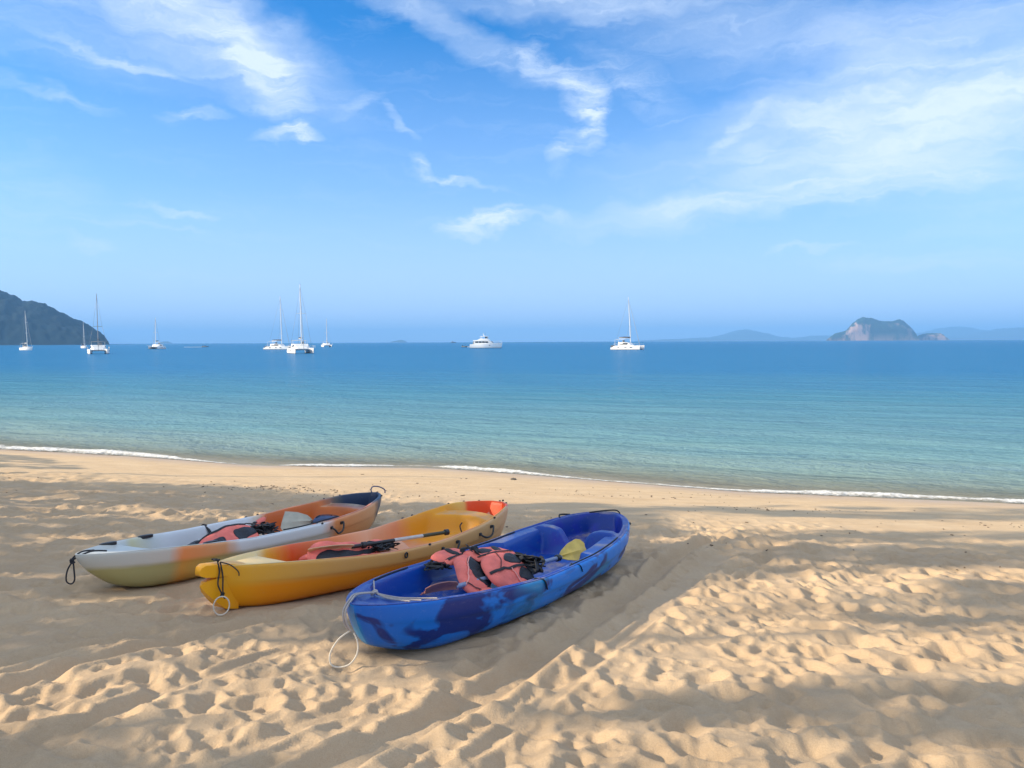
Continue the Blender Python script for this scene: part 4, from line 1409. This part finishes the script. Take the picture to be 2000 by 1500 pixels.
paddle(MK @ aim((1.04, .0, .235), (2.28, -.21, .250)), 'paddle with a yellow blade lying under the jackets of the blue kayak',
       ((0.0, .25, M['blue_grey_tube']), (.25, 1.255, M['blue_grey_tube'])), (M['blade_brown'], (.30, .05, .085, .07)), (M['blade_yellow'], (.36, .045, .105, .085)), (34, 46), (.86, 1.21))
paddle(MK2 @ aim((1.30, -.02, .272), (2.26, -.24, .290)), 'black and grey paddle lying along the yellow kayak over its life jacket',
       ((0.0, .42, M['black_plastic']), (.42, .72, M['alloy']), (.72, 1.0, M['grip_green'])), (M['blade_cream'], (.40, .05, .075, .06)), (None, ()), (16, 0), (.12, .99))
paddle(MK3 @ aim((2.62, -.10, .225), (2.50, -.02, .225)), 'pale grey paddle blade propped across the seat of the white kayak',
       ((0.0, .06, M['black_plastic']), (.06, .12, M['black_plastic'])), (None, ()), (M['blade_pale'], (.31, .065, .115, .10)), (0, -56), ())
# navy bag on the white kayak's rim
b_ = tag(empty('dry_bag', mat=MK3 @ TR(2.55, -.22, .245, rz=-14)), 'small folded navy bag lying on the right rim of the white kayak', 'bag')
c = Cushion(rectish(-.15, -.08, .16, .08, .25), .05, TR(0, 0, 0, rx=4), 51, .010)
c.build('bag_body', M['navy_cloth'], b_)
c.strap('strap', [(-.13, .02), (0, .03), (.14, .0)], .010, M['black_webbing'], b_)
c.strap('strap', [(.09, -.07), (.085, 0), (.09, .07)], .010, M['black_webbing'], b_)

# ------------------------------------------------------------------ boats at anchor


def boat_frame(x, y, hx, hy, z=0.0):
    h = Vector((hx, hy, 0)).normalized()
    l = Vector((-h.y, h.x, 0))
    return Matrix(((h.x, l.x, 0, x), (h.y, l.y, 0, y), (0, 0, 1, SEA_Z + z), (0, 0, 0, 1)))


def hull_rings(L, w, fb, draft, bow=.30, stern_step=True, sheer=.12, n=15, plumb=.04, tr=.8):
    """rings for a boat hull, stern at -L/2, bow at +L/2"""
    rings = []
    for q in np.linspace(0, 1, n):
        x = -L / 2 + L * q
        k = np.interp(q, (0, .1, .45, .75, .92, 1), (tr, .9, 1, .78, .34, .03))
        top = fb * (1 + sheer * (q - .3))
        if stern_step:
            top *= np.interp(q, (0, .03, .05, .10, .12, 1), (.42, .42, .68, .72, 1, 1))
        hw = w / 2 * k
        rk = plumb * L * max(0, q - .8) / .2
        rings.append([(x - rk, 0, -draft * (1 - .7 * q ** 4)), (x - rk * .7, hw * .62, -draft * .55), (x - rk * .4, hw * .92, .12 * fb), (x - rk * .15, hw, .55 * fb), (x, hw * .98, top),
                      (x, 0, top + .02 * w), (x, -hw * .98, top), (x - rk * .15, -hw, .55 * fb), (x - rk * .4, -hw * .92, .12 * fb), (x - rk * .7, -hw * .62, -draft * .55)])
    return rings


def stay(p, a, b_, r=.022):
    return MB().tube([a, b_], r, 5).build('shroud', M['wire'], p, sharp=None)


def rig(p, mx, z0, H, boom_l, mat, beam, bowx, sternx, spread=(.45,), r=.12, cover='canvas_navy', lean=0.0, boom_z=1.6, jib=True):
    ms = MB().tube([(mx, 0, z0), (mx - .15 - lean * .5, 0, z0 + H * .5), (mx - .4 - lean, 0, z0 + H)], [r, r * .95, r * .6], 10).build('mast', mat, p)
    MB().tube([(mx - .4 - lean, 0, z0 + H), (mx - .4 - lean, 0, z0 + H + .55)], .022, 5).build('aerial', M['wire'], ms)
    MB().tube([(mx - .4 - lean, 0, z0 + H + .02), (mx - .4 - lean, .25, z0 + H + .12)], .03, 5).build('wind_vane', M['wire'], ms)
    for s in spread:
        MB().tube([(mx - .2, -beam * .20, z0 + H * s), (mx - .15, 0, z0 + H * s + .06), (mx - .2, beam * .20, z0 + H * s)], .045, 6).build('spreader', mat, p)
    bz = z0 + boom_z
    MB().tube([(mx - .1, 0, bz), (mx - boom_l, 0, bz + .1)], .08, 8).build('boom', mat, p)
    MB().tube([(mx - .15, 0, bz + .22), (mx - boom_l * .5, 0, bz + .30), (mx - boom_l * .97, 0, bz + .24)], [.24, .22, .13], 10).build('sail_cover', M[cover], p)
    hd = (mx - .38 - lean, 0, z0 + H * .97)
    if jib:
        MB().tube([hd, (bowx, 0, z0 * .55)], [.035, .06], 6).build('furled_jib', M['canvas_grey'], p)
    for s in (-1, 1):
        sp = (mx - .2, s * beam * .20, z0 + H * spread[0])
        stay(p, hd, sp)
        stay(p, sp, (mx - .9, s * beam * .46, z0 * .6))
    stay(p, hd, (sternx, 0, z0 * .7))


def catamaran(label, x, y, hx, hy, L, B, H, mast=None, fb=1.15, bimini=True, group='sailing boats anchored in the bay', hullmat=None, cover='canvas_navy', trim=None, spread=(.45,), r=.12, lean=0.0):
    p = tag(empty('catamaran', mat=boat_frame(x, y, hx, hy)), label, 'catamaran', group)
    hm = hullmat or M['gel_white']
    w = B * .24
    for s in (-1, 1):
        rg = [[(a, b_ + s * (B / 2 - w / 2), c_) for a, b_, c_ in ring] for ring in hull_rings(L, w, fb, .45)]
        h = MB().loft(rg).build('hull', hm, p, sharp=R(30))
        bt_ = [[(a, b_ + s * (B / 2 - w / 2), min(c_, .10)) for a, b_, c_ in [(q[0], q[1] * 1.012, q[2]) for q in ring]] for ring in hull_rings(L * .996, w, fb, .47)]
        MB().loft(bt_).build('waterline_stripe', M['antifoul'], h)
        for px_ in (-.22, .02, .2):
            for s2 in (-1, 1):
                MB().box((px_ * L, s * (B / 2 - w / 2) + s2 * w * .49, fb * .66), (.75, .06, .22), bev=.02).build('porthole', M['dark_glass'], h)
    MB().box((-.06 * L, 0, fb * .80), (L * .60, B - w * 1.7, fb * .34), bev=.08).build('bridge_deck', hm, p)
    MB().tube([(L * .40, -B * .36, fb * .9), (L * .40, B * .36, fb * .9)], .07, 8).build('crossbeam', M['mast_alloy'], p)
    net = MB().box((L * .32, 0, fb * .86), (L * .15, B - w * 2, .03))
    net.build('trampoline', M['canvas_grey'], p)
    z0, z1 = fb * .97, fb * .97 + 1.0
    def sec(x0, yw, a, b_, k):
        return [(x0, -yw, a), (x0, -yw * k, b_), (x0, yw * k, b_), (x0, yw, a)]
    cw = B * .36
    cab = MB().loft([sec(-.26 * L, cw, z0, z1 + .12, .94), sec(-.10 * L, cw, z0, z1 + .16, .92), sec(.06 * L, cw * .94, z0, z1 + .05, .86), sec(.13 * L, cw * .84, z0, z0 + .55, .84), sec(.19 * L, cw * .66, z0, z0 + .06, .8)])
    cb = cab.build('cabin', hm, p, sharp=R(25))
    wz0, wz1 = z0 + .38, z1 - .06
    for s in (-1, 1):
        MB().loft([[(xx, s * (yy + .04), a) for yy, a in ((cw * k0, wz0), (cw * k0 * .94, wz1))] + [(xx, s * (yy - .1), a) for yy, a in ((cw * k0 * .94, wz1), (cw * k0, wz0))] for xx, k0 in ((-.22 * L, .965), (-.08 * L, .965), (.055 * L, .90))]).build('window', M['dark_glass'], cb)
    for s in (-.5, 0, .5):
        MB().box((.095 * L, s * cw * 1.02, z0 + .68), (.12, cw * .44, .42), Matrix.Rotation(R(-38), 3, 'Y'), .03).build('window', M['dark_glass'], cb)
    if bimini:
        tz = z1 + 1.05
        MB().loft([[(xx, -cw * .9, zz), (xx, 0, zz + .12), (xx, cw * .9, zz), (xx, 0, zz + .04)] for xx, zz in ((-.40 * L, tz - .1), (-.25 * L, tz), (-.08 * L, tz - .02))]).build('bimini', M[trim] if trim else hm, p)
        for xx in (-.38, -.12):
            for s in (-1, 1):
                MB().tube([(xx * L, s * cw * .82, fb), (xx * L, s * cw * .85, tz - .08)], .035, 6).build('bimini_post', M['mast_alloy'], p)
        MB().box((-.16 * L, cw * .3, z1 + .45), (.5, .8, .7), bev=.08).build('helm_console', M['canvas_grey'], p)
    for s in (-1, 1):
        rl = MB()
        for q in np.linspace(-.38, .44, 8):
            rl.tube([(q * L, s * B * .475, fb), (q * L, s * B * .475, fb + .62)], .02, 5)
        rl.tube([(q * L, s * B * .475, fb + .62) for q in np.linspace(-.38, .44, 8)], .018, 5)
        tag(rl.build('guard_rail', M['mast_alloy'], p, sharp=None), kind='stuff')
    # tender on davits at the stern
    MB().loft(hull_rings(B * .42, 1.2, .42, .1, stern_step=False)).build('tender', M['rubber_grey'], p).matrix_local = Matrix.Translation((-L * .5, 0, fb * .75)) @ Matrix.Rotation(R(90), 4, 'Z')
    rig(p, .10 * L, z0 + .9, H - z0 - .9, L * .40, mast or M['mast_alloy'], B, L * .42, -L * .44, spread, r, cover, lean, 1.5)
    return p


def sloop(label, x, y, hx, hy, L, B, H, mast=None, hullmat=None, cover='canvas_navy', lean=0.0, r=.11, fb=1.1):
    p = tag(empty('sailing_yacht', mat=boat_frame(x, y, hx, hy)), label, 'sailing yacht', 'sailing boats anchored in the bay')
    hm = hullmat or M['gel_white']
    MB().loft(hull_rings(L, B, fb, .5, stern_step=False, sheer=.3, plumb=.10, tr=.7)).build('hull', hm, p, sharp=R(30))
    z0 = fb * .98
    cb = MB().loft([[(xx, -w_, z0), (xx, -w_ * .8, z0 + h_), (xx, w_ * .8, z0 + h_), (xx, w_, z0)] for xx, w_, h_ in ((-.2 * L, B * .30, .5), (.02 * L, B * .32, .5), (.18 * L, B * .22, .3), (.25 * L, B * .14, .05))]).build('cabin', M['gel_grey'], p, sharp=R(25))
    for s in (-1, 1):
        for xx in (-.12, .0, .1):
            MB().box((xx * L, s * B * .285, z0 + .26), (.7, .08, .18), bev=.02).build('window', M['dark_glass'], cb)
    MB().loft([[(xx, -B * .32, zz), (xx, 0, zz + .25), (xx, B * .32, zz), (xx, 0, zz + .1)] for xx, zz in ((-.42 * L, z0 + 1.7), (-.2 * L, z0 + 1.8))]).build('bimini', M[cover], p)
    for s in (-1, 1):
        for xx in (-.41, -.21):
            MB().tube([(xx * L, s * B * .3, z0), (xx * L, s * B * .3, z0 + 1.72)], .03, 5).build('bimini_post', M['mast_alloy'], p)
    MB().loft([[(xx, -B * .3, z0 + .3), (xx, -B * .26, z0 + h_), (xx, B * .26, z0 + h_), (xx, B * .3, z0 + .3)] for xx, h_ in ((-.2 * L, 1.15), (-.1 * L, .6))]).build('spray_hood', M[cover], p)
    rl = MB()
    for s in (-1, 1):
        for q in np.linspace(-.46, .44, 9):
            rl.tube([(q * L, s * B * .47 * min(1, (.5 - q) * 3 + .12), fb), (q * L, s * B * .47 * min(1, (.5 - q) * 3 + .12), fb + .6)], .02, 5)
    tag(rl.build('guard_rail', M['mast_alloy'], p, sharp=None), kind='stuff')
    rig(p, .06 * L, z0 + .4, H - z0 - .4, L * .38, mast or M['mast_alloy'], B, L * .49, -L * .49, (.38, .68), r, cover, lean, 1.2)
    return p


sloop('white yacht with pale slim mast moored under the dark headland, farthest left', -205.6, 326, .85, -.5, 8.2, 3.0, 16.6, cover='canvas_grey', lean=.5)
catamaran('catamaran with a dark mast and dark hull sides off the headland tip', -108.1, 201, .48, -.88, 9.0, 5.2, 15.4, mast=M['mast_dark'], trim='canvas_grey', cover='canvas_navy', spread=(.38,), r=.10, lean=.4)
sloop('small white yacht with short mast half hidden behind the dark masted catamaran', -254.2, 457, .7, -.7, 6.5, 2.6, 15.6, r=.12)
catamaran('catamaran seen end on with two bright bows, alone right of the headland', -169.5, 367, .05, -1, 9.0, 5.6, 14.6, r=.14)
catamaran('long catamaran side on with a tall mast, its bow behind the biggest catamaran', -93.4, 309, .95, -.30, 11.5, 5.6, 21.2, trim='gel_white', spread=(.22, .72), r=.15)
catamaran('biggest white catamaran with dark tunnel between its bows and triangular rigging', -53, 193.3, .42, -.91, 9.8, 5.8, 17.2, trim='gel_white', spread=(.52,), r=.13, fb=1.25, lean=.5)
catamaran('small distant catamaran with white hull just right of the biggest catamaran', -114.8, 477, .35, -.93, 9, 6.2, 17.4, r=.16)
catamaran('white catamaran anchored alone right of the motor yacht', 36.4, 241.6, .88, -.47, 9.6, 5.4, 16.4, spread=(.36,), r=.12, fb=1.25, lean=.4, trim='gel_white')

# motor yacht
p = tag(empty('motor_yacht', mat=boat_frame(-10.8, 325, .995, -.10)), 'white motor yacht with flybridge and stepped decks, in the middle of the bay', 'motor yacht')
Lm, Bm = 13.6, 4.2
MB().loft(hull_rings(Lm, Bm, 1.75, .5, stern_step=False, sheer=.38, plumb=.09, tr=.92)).build('hull', M['gel_white'], p, sharp=R(30))
MB().loft(hull_rings(Lm * .985, Bm * 1.008, .12, .52, stern_step=False, sheer=0, plumb=.12, tr=.92)).build('waterline_stripe', M['antifoul'], p)
MB().box((-Lm * .53, 0, .55), (Lm * .10, Bm * .86, .16), bev=.04).build('swim_platform', M['gel_white'], p)
def deckhouse(name, pts, z, mat, k=.9):
    return MB().loft([[(xx, -w_, z + a), (xx, -w_ * k, z + b_), (xx, w_ * k, z + b_), (xx, w_, z + a)] for xx, w_, a, b_ in pts]).build(name, mat, p, sharp=R(25))
sal = deckhouse('saloon', ((-.36 * Lm, Bm * .44, 0, 1.5), (.05 * Lm, Bm * .42, 0, 1.5), (.13 * Lm, Bm * .38, 0, 1.35), (.24 * Lm, Bm * .30, 0, .25)), 1.62, M['gel_white'])
fly = deckhouse('flybridge', ((-.40 * Lm, Bm * .42, 0, .18), (-.25 * Lm, Bm * .42, 0, .35), (-.18 * Lm, Bm * .42, 0, .95), (.06 * Lm, Bm * .38, 0, .9), (.12 * Lm, Bm * .34, 0, .25)), 3.12, M['gel_white'])
MB().box((-.06 * Lm, 0, 4.98), (Lm * .24, Bm * .80, .16), bev=.05).build('hard_top', M['gel_white'], p)
for xx in (-.16, .04):
    for s in (-1, 1):
        MB().tube([(xx * Lm, s * Bm * .36, 3.9), (xx * Lm + .1, s * Bm * .37, 4.92)], .06, 6).build('top_post', M['gel_white'], p)
MB().box((.01 * Lm, 0, 4.45), (.9, Bm * .66, .75), bev=.08).build('windscreen', M['dark_glass'], fly)
for s in (-1, 1):
    for a, w_ in ((-.28, .10), (-.17, .08), (-.07, .08), (.03, .09)):
        MB().box((a * Lm, s * Bm * .414, 2.55), (w_ * Lm, .12, .62), Matrix.Rotation(R(-s * 5), 3, 'X'), .03).build('window', M['dark_glass'], sal)
MB().box((.19 * Lm, 0, 2.6), (.12, Bm * .60, 1.0), Matrix.Rotation(R(-48), 3, 'Y'), .04).build('window', M['dark_glass'], sal)
MB().box((-.385 * Lm, 0, 2.3), (.5, Bm * .7, 1.1), bev=.06).build('cockpit_door', M['canvas_grey'], p)
MB().tube([(-.06 * Lm, 0, 5.05), (-.085 * Lm, 0, 5.7), (-.10 * Lm, 0, 6.3)], [.16, .10, .05], 8).build('radar_mast', M['gel_white'], p)
for dy in (-.7, .5):
    MB().tube([(-.02 * Lm, dy, 5.05), (-.03 * Lm, dy, 6.5)], .025, 5).build('aerial', M['wire'], p)
rl = MB()
for s in (-1, 1):
    pts = [(q * Lm, s * Bm * .47 * min(1, (.53 - q) * 2.6), 2.05 + .55 * (q + .05)) for q in np.linspace(.08, .49, 9)]
    rl.tube([(a, b_, c_ + .72) for a, b_, c_ in pts], .03, 5)
    for a, b_, c_ in pts:
        rl.tube([(a, b_, c_ - .3), (a, b_, c_ + .72)], .022, 5)
tag(rl.build('bow_rail', M['mast_alloy'], p, sharp=None), kind='stuff')
for s in (-1, 1):
    for a in (.12, .2, .28):
        MB().box((a * Lm, s * Bm * .455 * min(1, (.55 - a) * 2.4), 1.25), (.6, .08, .22), bev=.02).build('porthole', M['dark_glass'], p)

# small craft


def inflatable(label, x, y, hx, hy, L, people, wake=False):
    p = tag(empty('dinghy', mat=boat_frame(x, y, hx, hy)), label, 'dinghy')
    pts = [(-L / 2, -.7, .32), (L * .2, -.72, .34), (L * .42, -.45, .42), (L * .5, 0, .48), (L * .42, .45, .42), (L * .2, .72, .34), (-L / 2, .7, .32)]
    MB().tube(spline(pts, 6), .24, 10).build('side_tube', M['rubber_grey'], p)
    MB().box((-.05 * L, 0, .16), (L * .8, 1.2, .10), bev=.03).build('floor_board', M['canvas_grey'], p)
    MB().box((-L * .49, 0, .75), (.32, .35, .75), bev=.08).build('outboard_motor', M['black_plastic'], p)
    MB().box((-.1 * L, 0, .45), (.3, 1.1, .06), bev=.02).build('thwart', M['canvas_grey'], p)
    return p


def person_sitting(label, Mx, shirt):
    """a seated figure as one skinned surface: far away, about five pixels tall"""
    joints = [(0, 0, .0), (.02, 0, .28), (.03, 0, .50), (.04, 0, .62), (.05, 0, .80), (.02, .19, .50), (.18, .24, .24), (.36, .18, .20), (.02, -.19, .50), (.16, -.24, .24), (.34, -.18, .22),
              (.12, .11, .0), (.46, .13, .06), (.52, .13, -.36), (.64, .13, -.38), (.12, -.11, .0), (.46, -.13, .06), (.52, -.13, -.36), (.64, -.13, -.38), (.06, 0, .70)]
    rad = [.15, .15, .15, .06, .085, .07, .05, .04, .07, .05, .04, .095, .075, .055, .05, .095, .075, .055, .05, .10]
    edges = [(0, 1), (1, 2), (2, 3), (3, 19), (19, 4), (2, 5), (5, 6), (6, 7), (2, 8), (8, 9), (9, 10), (0, 11), (11, 12), (12, 13), (13, 14), (0, 15), (15, 16), (16, 17), (17, 18)]
    me = bpy.data.meshes.new('person')
    me.from_pydata(joints, edges, [])
    o = link('person', me, shirt, smooth=False)
    md = o.modifiers.new('skin', 'SKIN')
    for k, v in enumerate(me.skin_vertices[0].data):
        v.radius = (rad[k], rad[k])
        v.use_root = (k == 0)
    o.modifiers.new('smooth', 'SUBSURF').render_levels = 1
    o.matrix_world = Mx
    return tag(o, label, 'person')


D1 = boat_frame(-204, 512, -.9, .3)
inflatable('tiny dark dinghy crossing the bay right of the end on catamaran', -204, 512, .9, -.3, 4.4, 1)
person_sitting('tiny dark clothed person sitting in the dinghy crossing the bay', boat_frame(-204, 512, .9, -.3, .52), M['canvas_navy'])
person_sitting('tiny person steering at the stern of the dinghy crossing the bay', boat_frame(-205.1, 512.3, .9, -.3, .75), M['rubber_grey'])
inflatable('dark tender floating just left of the motor yacht', -23.0, 377, .8, -.6, 3.0, 0)
# its wake
wk = MB()
for k in range(26):
    q = k / 25
    wk.box((-206.5 - 13 * q, 512.8 + 4 * q + random.uniform(-.5, .5), SEA_Z + .06), (1.0 + random.random(), .5 + .3 * random.random(), .14), bev=.04)
tag(wk.build('wake_foam', M['foam']), 'thin white wake behind the dinghy', kind='stuff')
# a ship on the horizon
p = tag(empty('ship', mat=boat_frame(-178, 2350, .98, .2)), 'grey speck of a ship on the horizon left of the motor yacht', 'ship')
MB().loft(hull_rings(16, 4, 2.2, .5, stern_step=False, sheer=.3, plumb=.1)).build('hull', M['canvas_navy'], p)
MB().box((-3, 0, 3.6), (4.5, 3, 3), bev=.2).build('wheelhouse', M['canvas_grey'], p)
MB().tube([(-3, 0, 5), (-3, 0, 8)], .12, 6).build('mast', M['wire'], p)

# ------------------------------------------------------------------ shore trees left of the view: they cast the shade that lies across the sand
SHADE = {   # patches of shade on the sand (ground coordinates) and how dense the foliage above them is
    'slim': (.6, [(-14.34, 17.8), (-12.02, 17.9), (-8.74, 15.67), (-8.32, 14.56), (-11.12, 13.79)]),
    'main': (1.0, [(-12.5, 11.0), (-10.25, 11.73), (-8.07, 11.99), (-6.18, 12.25), (-3.88, 11.99), (-1.85, 10.52), (-0.01, 10.84), (1.11, 11.03), (2.02, 10.4), (2.02, 9.11), (1.47, 7.9), (1.63, 6.9), (1.21, 5.99), (0.76, 5.63),
              (0.41, 5.07), (0.21, 4.51), (-0.01, 3.98), (-0.33, 3.96), (-0.99, 4.67), (-1.26, 4.87), (-1.59, 4.85), (-1.86, 4.71), (-2.24, 4.38), (-2.7, 3.96), (-3.23, 3.63), (-6, 3.5), (-10, 4)]),
    'far_streak': (.75, [(2.15, 11.05), (3.87, 11.52), (9.5, 11.6), (8.6, 10.6), (4.75, 10.08), (2.1, 10.41)]),
    'right': (.88, [(1.79, 8.07), (3.26, 8.81), (8.0, 9.4), (7.0, 7.4), (3.27, 6.92), (1.75, 6.5), (1.13, 5.98), (1.21, 7.19)]),
    'right_near': (.8, [(1.5, 5.55), (3.0, 5.75), (3.91, 6.33), (5.6, 6.6), (4.7, 5.1), (3.11, 5.15), (2.2, 5.3)]),
    'low': (.82, [(-4.2, 2.9), (-2.52, 3.05), (-1.76, 3.2), (-0.9, 3.26), (-0.24, 3.41), (0.62, 3.70), (1.28, 3.84), (2.4, 4.02), (3.6, 4.2), (3.6, 3.95), (2.0, 3.68), (0.94, 3.44), (0.57, 3.36), (-0.01, 3.23), (-0.64, 3.06), (-0.98, 2.6), (-2.26, 2.2), (-4.2, 2.2)]),
    'low_right': (.7, [(1.55, 3.42), (3.07, 4.1), (3.6, 3.9), (2.18, 2.7), (1.27, 2.75), (1.27, 3.1)]),
}
LIT = [(-5.29, 9.57, 1.5, .35), (-3.75, 9.24, 1.3, .28), (-5.55, 8.76, 1.2, .25), (-1.69, 9.8, .5, .3), (-6.4, 10.4, .8, .2), (-4.3, 7.6, .8, .16), (3.6, 8.1, 1.2, .14), (5.5, 8.6, 1.4, .15)]
crowns = {k: [] for k in range(6)}
trr = np.random.default_rng(5)


def in_poly(x, y, P):
    P = np.array(P)
    inside = np.zeros(x.shape, bool)
    for (ax, ay), (bx, by) in zip(P, np.roll(P, -1, 0)):
        cr = ((ay > y) != (by > y)) & (x < (bx - ax) * (y - ay) / (by - ay + 1e-12) + ax)
        inside ^= cr
    return inside


tanz = math.tan(SUN_EL)
ta = math.tan(SUN_AZ)
leafv = {k: [] for k in range(6)}
for key, (den, poly) in SHADE.items():
    P = np.array(poly)
    (x0, y0), (x1, y1) = P.min(0), P.max(0)
    n = int((x1 - x0) * (y1 - y0) * 95)
    x, y = trr.uniform(x0, x1, n), trr.uniform(y0, y1, n)
    jx, jy = x + trr.normal(0, .10, n), y + trr.normal(0, .07, n)
    ok = in_poly(jx, jy, poly)
    gap = fbm(x * .34, y * 2.6, 90, 3)
    fine = fbm(x * 1.3, y * 5.0, 95, 3)
    pr_ = den * (.12 + .88 * sstep(.33, .47, gap + .26 * (den - .55))) * (.25 + .75 * sstep(.30, .44, fine + .16 * (den - .5)))
    for (lx, ly, ra, rb) in LIT:
        pr_ = pr_ * (1 - .97 * np.exp(-(((x - lx) / ra) ** 2 + ((y - ly) / rb) ** 2) ** 1.5))
    ok &= trr.random(n) < pr_
    x, y = x[ok], y[ok]
    far = y - ta * (x + 14) > 9.6
    X0 = np.where(far, -18.0, -12.2) + trr.normal(0, .9, len(x))
    X0 = np.minimum(X0, np.where(far, -16.2, -10.4))
    X0 = np.minimum(X0, x - 1.2)
    hd = x - X0
    yl = y - ta * hd
    zl = base_z(x, y) + hd * tanz / math.cos(SUN_AZ)
    vis = X0 < -.72 * yl - 1.0
    for a, b_, c_, f_ in zip(X0[vis], yl[vis], zl[vis], far[vis]):
        k = 5 if f_ else int(np.searchsorted((2.1, 4.2, 6.2, 8.2), b_))
        leafv[k].append((a, b_, c_))
TREES = {0: (-12.6, 1.0), 1: (-12.1, 3.2), 2: (-12.8, 5.0), 3: (-12.0, 7.1), 4: (-12.7, 8.8), 5: (-18.2, 12.2)}
NAMES = ('broad leaved shore tree beside the camera, first of the row on the left', 'second shore tree of the row left of the view', 'third shore tree of the row left of the view, dense crown',
         'fourth shore tree of the row left of the view, dense low crown', 'fifth shore tree of the row left of the view', 'shore tree nearest the water at the end of the row on the left')
for k, L_ in leafv.items():
    if len(L_) < 30:
        continue
    A_ = np.array(L_)
    tx, ty = TREES[k]
    tz = float(base_z(np.array(tx), np.array(ty)))
    root = tag(empty('shore_tree', (tx, ty, tz)), NAMES[k], 'tree', 'shore trees shading the beach')
    A_ = A_ - np.array([tx, ty, tz])
    top = float(A_[:, 2].max())
    tp = [(0, 0, -.3), (.06, .03, top * .25), (-.05, .08, top * .5), (.08, -.04, top * .75), (0, 0, top * .95)]
    MB().tube(spline(tp, 5), np.interp(np.linspace(0, 1, 21), (0, .1, 1), (.16, .10, .025)), 10).build('trunk', M['bark'], root)
    for q in range(9):
        tgt = A_[trr.integers(len(A_))]
        zb = max(.4, tgt[2] * .72)
        MB().tube(spline([(0, 0, zb), (tgt[0] * .4, tgt[1] * .4, zb + (tgt[2] - zb) * .3), tuple(tgt)], 4), np.linspace(.035, .010, 9), 6).build('limb', M['bark'], root)
    n = len(A_)
    d1 = trr.normal(size=(n, 3))
    d1 /= np.linalg.norm(d1, axis=1)[:, None]
    d2 = np.cross(d1, trr.normal(size=(n, 3)))
    d2 /= np.linalg.norm(d2, axis=1)[:, None]
    d3 = np.cross(d1, d2)
    s_ = (.7 + .6 * trr.random(n))[:, None]
    ln, wd = .17 * s_, .075 * s_
    V = np.stack([A_ - d1 * ln, A_ + d2 * wd + d3 * .02, A_ + d1 * ln, A_ - d2 * wd + d3 * .02], 1).reshape(-1, 3)
    Fq = (np.arange(n)[:, None] * 4 + np.array([[0, 1, 2, 0, 2, 3]])).reshape(-1, 3)
    me = bpy.data.meshes.new('crown')
    me.from_pydata(V.tolist(), [], Fq.tolist())
    o = link('crown', me, M['leaf'], root, smooth=False)

# ------------------------------------------------------------------ small things on the sand
dr = np.random.default_rng(9)
mb = MB()
cl = [(dr.uniform(-9, 9), dr.uniform(8.3, 13.2)) for _ in range(16)]
for k in range(760):
    if dr.random() < .6:
        c0 = cl[dr.integers(len(cl))]
        x, y = c0[0] + dr.normal(0, .55), c0[1] + dr.normal(0, .10)
    else:
        y = dr.uniform(4, 14.5)
        x = dr.uniform(-.72, .72) * y
    w_ = shore_w(x, y)
    if w_ > 13.3 or w_ < 7.6 or any(abs(x - .5 * (p[0] + q[0])) < 1.3 and abs(y - .5 * (p[1] + q[1])) < 2.3 for p, q, h in KAY.values()):
        continue
    ln = dr.uniform(.006, .020) * (1.8 if dr.random() < .08 else 1)
    an = dr.uniform(0, 6.28)
    Rm = Matrix.Rotation(an, 3, 'Z') @ Matrix.Rotation(dr.normal(0, .35), 3, 'X')
    mb.box((x, y, sand_z(x, y) + .005), (ln * 2, ln * .9, .008), Rm, .003)
tag(mb.build('beach_debris', M['debris']), 'scattered bits of dry leaf and twig on the sand', kind='stuff')
for (x, y, s, lab) in ((.02, 14.15, .042, 'small dark rock at the edge of the foam, beyond the blue kayak'), (-2.2, 8.65, .05, 'small stone lying on the sand beyond the yellow kayak')):
    v, f = [], []
    for i in range(7):
        for jn in range(10):
            th_, ph_ = math.pi * i / 6, 2 * math.pi * jn / 10
            r_ = s * (1 + .5 * (float(vnoise(np.array(i * .9 + x), np.array(jn * .8), 5)) - .5))
            v.append((r_ * 1.5 * math.sin(th_) * math.cos(ph_), r_ * math.sin(th_) * math.sin(ph_), r_ * .7 * math.cos(th_)))
    for i in range(6):
        for jn in range(10):
            f.append((i * 10 + jn, i * 10 + 10 + jn, i * 10 + 10 + (jn + 1) % 10, i * 10 + (jn + 1) % 10))
    o = MB().add(v, f).build('beach_rock', M['rock'])
    o.location = (x, y, sand_z(x, y) + s * .2)
    tag(o, lab, 'rock')
